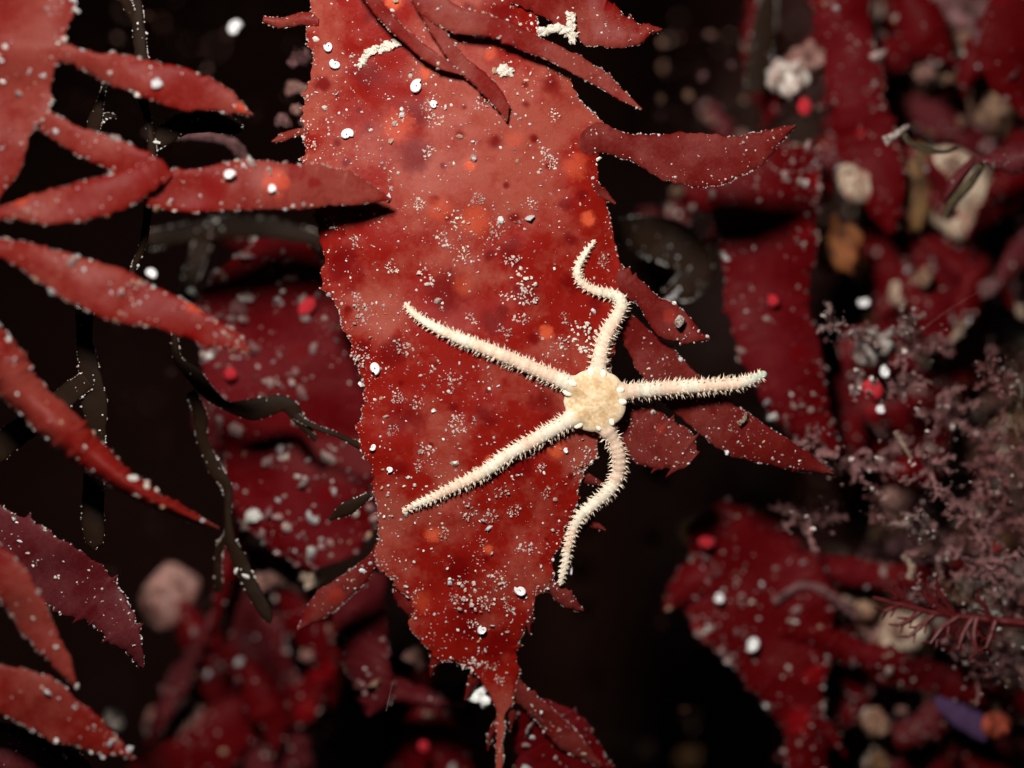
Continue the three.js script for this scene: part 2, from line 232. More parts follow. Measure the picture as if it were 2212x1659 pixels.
{ const r = rng(1717); for (let i = 0; i < 70; i++) DEEP.push([680 + 640 * r(), 1480 * r(), 6 + 15 * r() * r()]); }
let rowAt = -1, deepRow = [], orangeRow = [];
const mainMap = texture(1024, 2048, (i, j) => {
  const x = 540 + (i + 0.5) / 1024 * 900, y = -80 + (j + 0.5) / 2048 * 1800, g = hash2(i, j, 61);
  const m = smooth(fbm(x / 150 + 17.5, y / 150 + 11.5, 408, 4), 0.36, 0.74), f = fbm(x / 26, y / 26, 441, 3), v = fbm(x / 7, y / 7, 447, 2);
  if (j !== rowAt) { rowAt = j; deepRow = DEEP.filter((q) => Math.abs(y - q[1]) < q[2] * 2.4); orangeRow = ORANGE.filter((q) => Math.abs(y - q[1]) < q[2] * 2.2); }
  let c = mix3([0.20, 0.006, 0.003], [0.275, 0.053, 0.036], clamp(m * 1.05 - 0.08 + (f - 0.5) * 0.75 + (v - 0.5) * 0.5));
  for (const [sx, sy, R] of deepRow) { const dx = x - sx, dy = y - sy; if (Math.abs(dx) < R * 2.4 && Math.abs(dy) < R * 2.4) c = mix3(c, [0.125, 0.001, 0.001], 0.92 * (1 - smooth(Math.hypot(dx, dy) / R + (f - 0.5) * 1.2, 0.3, 1.5))); }
  for (const [sx, sy, R, k] of orangeRow) { const dx = x - sx, dy = y - sy; if (Math.abs(dx) < R * 2.2) c = mix3(c, [0.52, 0.075, 0.03], k * (1 - smooth(Math.hypot(dx, dy) / R + (v - 0.5) * 0.6 + (f - 0.5) * 0.7, 0.4, 1.25))); }
  const n = 0.86 + 0.28 * g; return [c[0] * n, c[1] * (0.72 + 0.56 * g), c[2] * (0.72 + 0.56 * g)];
});
mainMap.wrapS = mainMap.wrapT = THREE.ClampToEdgeWrapping;
const mainFrond = group('red_seaweed_frond', 'broad red seaweed frond carrying the pale brittle star', 'seaweed');
const mainBlades = [];
{
  const g = bladeGeo(ML, MR, (x, y) => hMain(x, y), { thick: 2 * T2, teeth: 6, spike: 13, seed: 2, cols: 44, step: 4 });
  const p = g.attributes.position, uv = g.attributes.uv; for (let i = 0; i < p.count; i++) uv.setXY(i, (p.getX(i) * 1e3 / K + 1106 - 540) / 900, (p.getZ(i) * 1e3 / K + 829.5 + 80) / 1800);
  const b2 = fineBump.clone(); b2.repeat.set(0.8, 1.6); b2.needsUpdate = true;
  const mat = weed(mainMap); mat.bumpMap = b2; mesh('blade', g, mat, mainFrond); mainBlades.push(g);
}
function leaflet(parent, list, spine, widths, hs, opt = {}, mat = M.red, name = 'leaflet') {
  const [a, b] = ribs(spine, widths), g = bladeGeo(a, b, typeof hs === 'function' ? hs : along(hs, opt.seed || 1, opt.wave ?? 0.4, opt.curl ?? 0.14), { cols: 14, ...opt }); const m = mesh(name, g, mat, parent); if (opt.label) m.userData.label = opt.label; list.push(g); return g;
}
const onMain = (rise) => (x, y, t, s) => hMain(Math.min(x, 1345), y) + rise[0] + (rise[1] - rise[0]) * t + 0.3 * (fbm(x / 60, y / 60, 450, 2) - 0.5) - 0.15 * (2 * s - 1) ** 2;
leaflet(mainFrond, mainBlades, [[690, 44], [650, 42], [610, 50], [568, 40]], [40, 30, 26, 12], onMain([0, 0.4]), { seed: 31 });
leaflet(mainFrond, mainBlades, [[668, 285], [640, 288], [612, 298], [587, 306]], [20, 16, 20, 4], onMain([0, -0.3]), { seed: 32 });
leaflet(mainFrond, mainBlades, [[1240, 290], [1300, 297], [1380, 322], [1450, 342], [1530, 343], [1600, 335], [1660, 305], [1720, 272]], [120, 62, 62, 108, 115, 90, 55, 4], onMain([-0.1, 1.8]), { seed: 33, teeth: 5 }, M.maroon);
leaflet(mainFrond, mainBlades, [[1300, 570], [1345, 604], [1395, 650], [1440, 690], [1490, 722], [1534, 732]], [60, 52, 46, 74, 50, 4], onMain([-0.1, 0.4]), { seed: 34, teeth: 5, spike: 12 }, M.maroon);
leaflet(mainFrond, mainBlades, [[850, 1175], [811, 1209], [769, 1250], [699, 1306], [642, 1363]], [70, 34, 44, 58, 3], onMain([-0.1, 0.3]), { seed: 35 }, M.maroon);
leaflet(mainFrond, mainBlades, [[1100, 1455], [1118, 1487], [1174, 1543], [1232, 1600], [1300, 1656]], [40, 34, 46, 52, 6], onMain([0, -0.6]), { seed: 36, spike: 10 }, M.maroon);
leaflet(mainFrond, mainBlades, [[1165, 1258], [1195, 1272], [1228, 1298], [1260, 1319]], [40, 30, 32, 6], onMain([-0.1, 0.2]), { seed: 37 }, M.maroon);
leaflet(mainFrond, mainBlades, [[1140, 1310], [1142, 1340], [1144, 1370]], [26, 20, 4], onMain([-0.1, 0.2]), { seed: 38 }, M.maroon);
leaflet(mainFrond, mainBlades, [[1225, 1115], [1262, 1124], [1308, 1146]], [40, 30, 5], onMain([-0.15, -0.4]), { seed: 39, spike: 10 }, M.maroon);
leaflet(mainFrond, mainBlades, [[1235, 1022], [1264, 1030], [1310, 1052]], [40, 30, 4], onMain([-0.15, -0.4]), { seed: 40, spike: 10 }, M.maroon);
leaflet(mainFrond, mainBlades, [[1270, 395], [1310, 425], [1330, 440]], [30, 16, 6], onMain([-0.1, 0.3]), { seed: 41, spike: 10 }, M.maroon);
leaflet(mainFrond, mainBlades, [[900, 1330], [866, 1290], [846, 1244]], [34, 22, 6], onMain([-0.1, -0.3]), { seed: 42, spike: 10 }, M.maroon);

leaflet(mainFrond, mainBlades, [[1046, 1440], [1022, 1474], [1004, 1514]], [44, 24, 4], onMain([-0.1, -0.3]), { seed: 43, spike: 8 }, M.maroon);
leaflet(mainFrond, mainBlades, [[1084, 1510], [1104, 1544], [1102, 1580]], [30, 18, 4], onMain([-0.1, -0.4]), { seed: 44, spike: 8 }, M.maroon);
leaflet(mainFrond, mainBlades, [[960, 1400], [938, 1432], [930, 1462]], [50, 24, 4], onMain([-0.1, -0.3]), { seed: 45, spike: 10 }, M.maroon);
leaflet(mainFrond, mainBlades, [[1080, 1560], [1060, 1590], [1054, 1622]], [22, 14, 4], onMain([-0.1, -0.3]), { seed: 46, spike: 6 }, M.maroon);

// narrow leaflets of another plant lying over the top of the broad frond
const overFrond = group('red_seaweed_frond', 'bundle of narrow red leaflets drooping over the broad frond from the top edge', 'seaweed');
const overList = [];
leaflet(overFrond, overList, [[770, -50], [831, 34], [895, 95], [951, 136], [1004, 162]], [34, 30, 27, 24, 3], (x, y, t) => hMain(x, y) + 1.5 - 0.5 * t, { seed: 51, teeth: 2 });
leaflet(overFrond, overList, [[880, -50], [915, 17], [951, 78], [993, 132], [1049, 182], [1086, 230], [1095, 262]], [30, 28, 30, 34, 38, 26, 3], (x, y, t) => hMain(x, y) + 1.3 - 0.75 * t, { seed: 52, teeth: 2 });
leaflet(overFrond, overList, [[900, -50], [960, 30], [1063, 58], [1146, 92], [1230, 132], [1314, 184], [1386, 236]], [70, 62, 48, 44, 38, 32, 4], (x, y, t) => hMain(Math.min(1345, x), y) + 1.2 + 0.3 * t, { seed: 53, teeth: 2.5 });
leaflet(overFrond, overList, [[1130, -60], [1235, -10], [1275, 42], [1345, 68], [1431, 63]], [150, 150, 118, 76, 3], (x, y, t, s) => hMain(Math.min(1300, x), y) + 0.5 + 0.5 * t - 0.2 * (2 * s - 1) ** 2, { seed: 54, teeth: 6, spike: 12, cols: 20 });

sprinkle('pale sand and silt grains scattered over the broad red frond', mainBlades, { seed: 1, face: 11500, edge: 2900, size: 3.1, big: 0.06, pale: 0.55, bright: 0.85 });
sprinkle('pale silt grains on the narrow leaflets at the top edge', overList, { seed: 2, face: 420, edge: 800, size: 3.2, big: 0.05, pale: 0.4, bright: 0.85 });

// ------------------------------------------------------------------ red fronds in front, at the left
const leftFrond = group('red_seaweed_frond', 'bright red frond cut by the upper left corner, with pointed side leaflets', 'seaweed'), leftList = [];
{
  const a = [[-260, -80], [-260, 60], [-255, 200], [-240, 330], [-200, 470]], b = [[180, -80], [160, 20], [137, 70], [136, 100], [122, 130], [111, 176], [108, 225], [90, 262], [66, 300], [58, 330], [34, 384], [0, 430], [-60, 500]];
  const g = bladeGeo(a, b, along([5.2, 5.2, 4.8], 61, 0.5, 0.3), { seed: 61, teeth: 5, cols: 26 }); mesh('blade', g, M.red, leftFrond); leftList.push(g);
}
leaflet(leftFrond, leftList, [[90, 104], [140, 116], [220, 142], [300, 166], [400, 192], [480, 218], [545, 250]], [64, 32, 54, 78, 84, 56, 4], [5.0, 4.8, 4.2], { seed: 62, teeth: 5 });
leaflet(leftFrond, leftList, [[60, 240], [100, 262], [160, 298], [240, 334], [320, 374], [352, 400]], [50, 46, 62, 66, 78, 60], [5, 5.2, 4.9], { seed: 63, teeth: 5 });
leaflet(leftFrond, leftList, [[318, 408], [410, 411], [520, 399], [620, 402], [700, 401], [770, 412], [846, 431]], [74, 94, 106, 100, 90, 58, 4], [4.4, 4, 3, 2.1], { seed: 64, teeth: 4 });
leaflet(leftFrond, leftList, [[345, 372], [300, 390], [230, 422], [140, 441], [60, 455], [-40, 462]], [44, 66, 86, 76, 48, 16], [5.5, 5.8, 6, 6], { seed: 65, teeth: 5 });
sprinkle('blurred pale grains on the upper left red frond', leftList, { seed: 3, face: 900, edge: 620, size: 4.8, big: 0.16, pale: 0.3, bright: 0.75 });
function soloLeaf(label, spine, widths, hs, opt, mat = M.red, name = 'red_seaweed_leaf') { const l = [], gr = group(name, label, 'seaweed'); leaflet(gr, l, spine, widths, hs, opt, mat, 'blade'); return l; }
const L5 = soloLeaf('long pointed red leaf slanting in from the left edge, above mid height', [[-60, 520], [60, 555], [150, 598], [250, 636], [340, 664], [430, 706], [500, 736], [541, 762]], [30, 56, 92, 106, 88, 68, 40, 5], [6, 5.6, 5], { seed: 71, teeth: 5 });
const L6 = soloLeaf('narrow red leaf arching down from the left edge and turned on edge', [[-40, 690], [14, 800], [80, 876], [140, 928], [204, 988], [280, 1046], [350, 1090], [412, 1114], [474, 1141]], [50, 92, 84, 86, 68, 50, 34, 20, 6], [6.2, 6, 5.2, 4.4], { seed: 72, teeth: 6, curl: 0.8 });
const L7 = soloLeaf('dark plum red jagged leaf behind a brighter one at the lower left', [[-40, 1130], [80, 1200], [170, 1268], [236, 1322], [280, 1384], [308, 1442]], [90, 116, 122, 92, 56, 6], [1.5, 1, 0.5], { seed: 73, teeth: 8, spike: 18 }, M.plum);
const L8 = soloLeaf('bright red tapering leaf overlapping a dark jagged leaf at the lower left', [[-60, 1150], [8, 1240], [58, 1312], [100, 1380], [138, 1440], [168, 1492]], [60, 78, 76, 60, 40, 4], [5.6, 5.2, 4.8], { seed: 74, teeth: 5 });
const L9 = soloLeaf('wide red pointed leaf in the bottom left corner', [[-60, 1462], [50, 1506], [130, 1546], [200, 1586], [250, 1614], [292, 1640]], [84, 120, 108, 76, 44, 4], [5.4, 5, 4.6], { seed: 75, teeth: 6 });
const L10 = soloLeaf('dark red leaf edge under the wide leaf in the bottom left corner', [[-60, 1600], [40, 1625], [130, 1650], [220, 1700]], [90, 110, 100, 30], [1.5, 1, 0], { seed: 76, teeth: 6 }, M.plum);
sprinkle('blurred pale grains on the near leaves along the left edge', [...L5, ...L6, ...L8, ...L9], { seed: 4, face: 800, edge: 700, size: 4.8, big: 0.16, pale: 0.3, bright: 0.75 });
sprinkle('small pale grains on the dark leaves at the lower left', [...L7, ...L10], { seed: 5, face: 400, edge: 400, size: 4, big: 0.08 });

// ------------------------------------------------------------------ red leaves beside the brittle star
const R4 = soloLeaf('dark red pointed leaf passing under the right arm of the brittle star', [[1350, 690], [1400, 760], [1455, 822], [1520, 880], [1600, 938], [1700, 982], [1801, 1024]], [40, 76, 96, 100, 96, 62, 4], [-0.9, -1.4, -1.6, -1.6], { seed: 81, teeth: 4, spike: 8 }, M.maroon);
const R5 = soloLeaf('small toothed dark red leaf just below right of the brittle star disc', [[1335, 890], [1370, 918], [1420, 946], [1460, 968], [1494, 996]], [50, 84, 92, 86, 40], [-1.2, -1.3, -1.4], { seed: 82, teeth: 12, spike: 24, step: 4 }, M.maroon);
const R5b = soloLeaf('small narrow plum leaf under the lower arm of the brittle star', [[1300, 930], [1347, 950], [1390, 982], [1432, 1012]], [44, 50, 44, 8], [-1.2, -1.3, -1.4], { seed: 83, teeth: 5, spike: 10 }, M.maroon);
sprinkle('silt grains on the dark leaves beside the brittle star', [...R4, ...R5, ...R5b], { seed: 6, face: 900, edge: 240, size: 2.5, big: 0.05, pale: 0.4 });

// ------------------------------------------------------------------ deep red fronds behind
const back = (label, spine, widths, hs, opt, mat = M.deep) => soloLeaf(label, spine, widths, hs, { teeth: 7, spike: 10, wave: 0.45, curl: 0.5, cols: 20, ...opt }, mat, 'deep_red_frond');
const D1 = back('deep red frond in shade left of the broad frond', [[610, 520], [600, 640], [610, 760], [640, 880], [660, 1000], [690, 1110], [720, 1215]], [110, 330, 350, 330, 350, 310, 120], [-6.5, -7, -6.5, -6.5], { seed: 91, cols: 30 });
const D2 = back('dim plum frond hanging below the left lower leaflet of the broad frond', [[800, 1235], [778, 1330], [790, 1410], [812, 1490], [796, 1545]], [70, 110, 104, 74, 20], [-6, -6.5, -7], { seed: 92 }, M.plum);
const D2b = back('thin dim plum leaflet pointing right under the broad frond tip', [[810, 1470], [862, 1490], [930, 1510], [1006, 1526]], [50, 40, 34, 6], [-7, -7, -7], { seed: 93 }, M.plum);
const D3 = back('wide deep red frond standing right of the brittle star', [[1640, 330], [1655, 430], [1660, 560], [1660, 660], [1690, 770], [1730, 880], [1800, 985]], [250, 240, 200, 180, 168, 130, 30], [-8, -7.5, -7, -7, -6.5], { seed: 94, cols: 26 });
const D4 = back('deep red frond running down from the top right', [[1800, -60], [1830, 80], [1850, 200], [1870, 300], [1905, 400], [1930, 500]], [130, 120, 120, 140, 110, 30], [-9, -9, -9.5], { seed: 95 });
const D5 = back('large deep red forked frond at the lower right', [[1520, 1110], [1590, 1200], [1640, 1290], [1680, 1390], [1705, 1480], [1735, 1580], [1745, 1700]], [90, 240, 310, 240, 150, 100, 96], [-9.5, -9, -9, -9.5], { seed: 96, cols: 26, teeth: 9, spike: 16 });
{
  const p5 = scene.children[scene.children.length - 1], o5 = (seed) => ({ seed, teeth: 6, spike: 12, wave: 0.8, curl: 0.5, cols: 14 });
  for (const [sp, w, hs, sd] of [[[[1690, 1215], [1761, 1228], [1870, 1238], [1990, 1247], [2110, 1236]], [90, 62, 58, 50, 8], [-9.2, -9, -9.2, -9.6], 97], [[[1700, 1340], [1789, 1385], [1900, 1425], [2000, 1462], [2100, 1490], [2260, 1530]], [90, 60, 64, 70, 64, 50], [-9, -8.8, -8.8, -9.2], 98], [[[1560, 1230], [1500, 1255], [1460, 1290], [1432, 1322]], [130, 90, 54, 4], [-9.4, -9.6, -10], 901], [[[1740, 1560], [1790, 1590], [1830, 1640]], [60, 40, 4], [-8, -8.5, -9], 904]]) leaflet(p5, D5, sp, w, hs, o5(sd), M.deep);
}
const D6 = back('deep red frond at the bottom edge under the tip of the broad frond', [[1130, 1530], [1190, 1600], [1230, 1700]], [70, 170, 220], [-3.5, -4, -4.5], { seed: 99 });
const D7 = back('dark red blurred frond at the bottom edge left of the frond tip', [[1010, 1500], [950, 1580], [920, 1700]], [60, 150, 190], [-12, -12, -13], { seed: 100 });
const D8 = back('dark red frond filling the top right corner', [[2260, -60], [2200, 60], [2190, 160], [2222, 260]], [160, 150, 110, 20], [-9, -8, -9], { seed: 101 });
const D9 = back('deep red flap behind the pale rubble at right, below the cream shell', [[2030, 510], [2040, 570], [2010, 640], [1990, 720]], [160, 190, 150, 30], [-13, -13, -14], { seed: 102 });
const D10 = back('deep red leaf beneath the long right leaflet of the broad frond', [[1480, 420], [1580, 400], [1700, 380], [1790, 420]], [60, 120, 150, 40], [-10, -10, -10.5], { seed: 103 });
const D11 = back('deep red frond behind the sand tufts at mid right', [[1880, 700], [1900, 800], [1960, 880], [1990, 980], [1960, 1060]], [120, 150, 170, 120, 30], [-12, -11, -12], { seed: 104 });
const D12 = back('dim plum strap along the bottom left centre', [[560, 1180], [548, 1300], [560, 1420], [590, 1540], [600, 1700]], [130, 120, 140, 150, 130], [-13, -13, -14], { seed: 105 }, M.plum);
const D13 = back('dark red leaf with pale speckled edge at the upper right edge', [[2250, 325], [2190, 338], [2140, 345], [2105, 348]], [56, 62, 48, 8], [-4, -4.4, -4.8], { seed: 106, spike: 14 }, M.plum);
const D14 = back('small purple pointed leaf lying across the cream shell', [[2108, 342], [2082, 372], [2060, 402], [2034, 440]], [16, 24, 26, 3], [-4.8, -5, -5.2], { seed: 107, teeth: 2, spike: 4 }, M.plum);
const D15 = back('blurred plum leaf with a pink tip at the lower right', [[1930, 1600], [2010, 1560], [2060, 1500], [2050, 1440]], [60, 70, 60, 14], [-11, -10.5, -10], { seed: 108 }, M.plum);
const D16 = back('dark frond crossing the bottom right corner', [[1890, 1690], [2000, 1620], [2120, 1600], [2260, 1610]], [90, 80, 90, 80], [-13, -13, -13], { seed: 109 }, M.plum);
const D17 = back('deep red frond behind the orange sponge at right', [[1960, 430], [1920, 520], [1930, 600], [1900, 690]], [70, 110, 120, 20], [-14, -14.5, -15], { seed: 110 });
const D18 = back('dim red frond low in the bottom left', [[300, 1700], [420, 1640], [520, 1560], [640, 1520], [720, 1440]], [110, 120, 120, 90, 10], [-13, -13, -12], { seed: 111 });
const EXTRA = [];
{
  const r = rng(4242), zones = [[1560, 2230, -20, 520, 17], [1790, 2230, 520, 1000, 9], [1800, 2230, 1200, 1659, 7], [300, 1000, 1180, 1659, 9], [380, 620, 500, 1000, 3], [1380, 1560, 380, 520, 2]];
  for (const [x0, x1, y0, y1, n] of zones) for (let i = 0; i < n; i++) {
    const x = lerp(x0, x1, r()), y = lerp(y0, y1, r()), a = 0.5 + 2.2 * r(), l = 120 + 150 * r(), w = 46 + 60 * r(), b = (r() - 0.5) * 70, h = -10.5 - 6 * r(), dx = Math.cos(a) * l, dy = Math.sin(a) * l;
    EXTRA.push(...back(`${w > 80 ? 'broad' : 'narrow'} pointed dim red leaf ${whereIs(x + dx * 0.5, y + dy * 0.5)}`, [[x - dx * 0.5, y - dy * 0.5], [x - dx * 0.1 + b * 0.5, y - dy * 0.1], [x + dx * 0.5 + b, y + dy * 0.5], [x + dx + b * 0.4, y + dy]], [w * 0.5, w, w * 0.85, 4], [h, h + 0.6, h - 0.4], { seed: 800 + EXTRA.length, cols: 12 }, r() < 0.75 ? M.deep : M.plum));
    scene.children[scene.children.length - 1].userData.group = 'dim red leaves behind';
  }
}
sprinkle('blurred silt specks on the dim red leaves behind', EXTRA, { seed: 13, mauve: 0.75, face: 4500, edge: 700, size: 6, big: 0.14, pale: 0.2, bright: 0.62 });
sprinkle('blurred pale grains on the shaded frond left of centre', [...D1], { seed: 7, mauve: 0.75, face: 1500, edge: 200, size: 7, big: 0.2, pale: 0.2, bright: 0.62 });
sprinkle('blurred pale grains on the deep red frond right of the brittle star', [...D3, ...D4, ...D10], { seed: 8, mauve: 0.75, face: 1700, edge: 260, size: 6, big: 0.16, pale: 0.2, bright: 0.62 });
sprinkle('pale grains on the forked frond at the lower right', [...D5], { seed: 9, mauve: 0.7, face: 1500, edge: 260, size: 5.5, big: 0.14, pale: 0.25, bright: 0.62 });
sprinkle('pale grains on the dim fronds along the bottom', [...D2, ...D2b, ...D6, ...D7, ...D12, ...D18], { seed: 10, mauve: 0.7, face: 1000, edge: 200, size: 6, big: 0.16, pale: 0.25, bright: 0.62 });
sprinkle('pale grains on the fronds along the right edge', [...D8, ...D9, ...D11, ...D13, ...D14, ...D15, ...D16, ...D17], { seed: 11, mauve: 0.7, face: 1500, edge: 260, size: 5.5, big: 0.14, pale: 0.25, bright: 0.62 });

// ------------------------------------------------------------------ brown strap seaweeds
const strapList = [];
function strapPlant(label, limbs, mat = M.strap) {
  const gr = group('brown_strap_seaweed', label, 'seaweed');
  limbs.forEach(([spine, widths, hs], i) => leaflet(gr, strapList, spine, widths, hs, { seed: 200 + strapList.length, teeth: 1.5, spike: 3, thick: 0.14, wave: 0.2, curl: 0.05, cols: 8 }, mat, i ? 'branch' : 'main_strap'));
  return gr;
}
strapPlant('thin brown strap weed hanging between the upper left leaflets', [[[[288, -40], [297, 40], [304, 112], [308, 207], [320, 262], [330, 340], [322, 420], [310, 520], [285, 590]], [30, 28, 30, 22, 14, 20, 18, 16, 14], [1.2, 1, 0.5]], [[[328, 325], [352, 296], [390, 270], [450, 262], [510, 275], [526, 279]], [12, 40, 44, 46, 36, 6], [0.7, 0.9, 0.9]], [[[255, -30], [275, 10], [298, 60]], [22, 24, 14], [1.6, 1.4, 1.2]]]);
strapPlant('small reddish brown twig between two upper left leaflets', [[[[226, 186], [216, 225], [206, 262], [196, 300]], [8, 18, 30, 22], [1, 1, 0.8]], [[[214, 262], [232, 250], [252, 252]], [16, 12, 8], [0.9, 0.9, 1]]]);
strapPlant('forked brown strap weed with a rounded end at the far left', [[[[186, 600], [185, 647], [183, 734], [192, 800], [204, 870], [208, 940], [202, 1048], [202, 1130], [203, 1172], [203, 1188]], [48, 44, 34, 46, 56, 40, 44, 50, 38, 6], [0.6, 0.4, 0.2, 0]], [[[190, 820], [150, 850], [90, 900], [28, 942], [-40, 1000]], [40, 48, 50, 56, 56], [0.3, 0.5, 0.6]]]);
strapPlant('twisted brown strap weed with pale beaded edges left of the broad frond', [[[[378, 690], [384, 776], [420, 812], [452, 850], [490, 876], [546, 884], [616, 872], [650, 912], [684, 952]], [12, 18, 34, 30, 22, 48, 36, 26, 10], [-2, -2.4, -2.6, -2.6]], [[[636, 896], [676, 920], [730, 940], [779, 964]], [16, 12, 12, 16], [-2.6, -2, -1.2]]]);
strapPlant('long brown strap weed with pale rims trailing down to a blunt white tip', [[[[412, 846], [431, 894], [438, 953], [468, 1018], [490, 1050], [493, 1118], [498, 1164], [520, 1218], [536, 1254], [558, 1296], [578, 1332], [585, 1346]], [20, 30, 24, 30, 22, 16, 24, 34, 30, 30, 24, 5], [-2.4, -3, -3, -3, -2.6]], [[[494, 1150], [474, 1190], [472, 1280]], [14, 18, 16], [-3.4, -4, -4.2]]]);
strapPlant('round dark brown translucent blade behind the right edge of the broad frond', [[[[1330, 500], [1400, 510], [1460, 530], [1500, 570], [1492, 610], [1440, 640]], [50, 90, 96, 84, 70, 30], [-8, -8.5, -8.5, -8]]], M.strap);
strapPlant('dim brown strap weed in the shade under the middle left leaflet', [[[[320, 520], [420, 500], [520, 490], [620, 500], [700, 520]], [40, 44, 50, 40, 30], [-9, -9.5, -9.5]], [[[440, 520], [410, 600], [390, 690]], [36, 40, 30], [-9.3, -9, -9]]], M.strap);
strapPlant('tiny clear brown flap on the left margin of the broad frond', [[[[800, 1068], [775, 1084], [745, 1100], [711, 1123]], [14, 22, 30, 6], [-1, -1.2, -1.4]]]);
strapPlant('olive strap weed in the gap at the upper right', [[[[1660, -20], [1650, 60], [1640, 130], [1632, 200]], [36, 50, 54, 40], [-12, -12, -12]]], M.strap);
sprinkle('fine pale beads along the edges of the brown strap weeds', strapList, { seed: 12, face: 320, edge: 2400, size: 3.3, big: 0.08, pale: 0.75 });
for (const [pts, r0, r1, label] of [[[[2120, 356, -4.6], [2096, 396, -5], [2060, 436, -5.4], [2042, 470, -5.8]], 9, 11, 'olive stem lying across the cream shell'], [[[1952, 290, -4.8], [1966, 308, -4.6], [2000, 324, -4.6], [2040, 328, -4.7], [2076, 317, -4.8]], 7, 4, 'dark curved stem above the cream shell']]) tag(mesh('weed_stem', strand(pts, r0, r1, 8, 24), L.olive), label, 'seaweed');

// ------------------------------------------------------------------ the brittle star
const ARMS = [
  { p: [[1262, 846], [1202, 818], [1144, 793], [1063, 759], [993, 732], [937, 706], [901, 684], [884, 667], [875, 655]], w: [38, 36, 34, 31, 27, 22, 17, 13, 7] },
  { p: [[1288, 838], [1291, 798], [1300, 754], [1311, 720], [1331, 687], [1344, 658], [1336, 641], [1312, 635], [1275, 624], [1250, 603], [1248, 580], [1263, 549], [1286, 518]], w: [38, 36, 35, 33, 30, 27, 25, 23, 20, 18, 17, 14, 5] },
  { p: [[1310, 856], [1341, 848], [1412, 842], [1482, 836], [1552, 832], [1608, 826], [1649, 809]], w: [38, 37, 36, 34, 31, 27, 18] },
  { p: [[1294, 892], [1306, 922], [1322, 946], [1334, 972], [1338, 1000], [1333, 1032], [1314, 1062], [1280, 1092], [1252, 1118], [1236, 1149], [1228, 1180], [1221, 1216], [1210, 1262]], w: [38, 36, 34, 33, 33, 32, 30, 27, 24, 21, 19, 17, 10] },
  { p: [[1266, 888], [1213, 918], [1160, 948], [1090, 988], [1049, 1018], [979, 1054], [937, 1074], [898, 1091], [870, 1106]], w: [38, 36, 34, 31, 29, 24, 21, 16, 7] },
];
const SEG = 11.5, hStarBase = (x, y) => hMain(Math.min(x, 1330 + 0.15 * (x - 1330)), y) + T2;
const star = new THREE.Group(); star.name = numbered('brittle_star'); scene.add(star);
tag(star, 'cream five-armed brittle star with spiny arms spread on the broad red frond', 'brittle star');
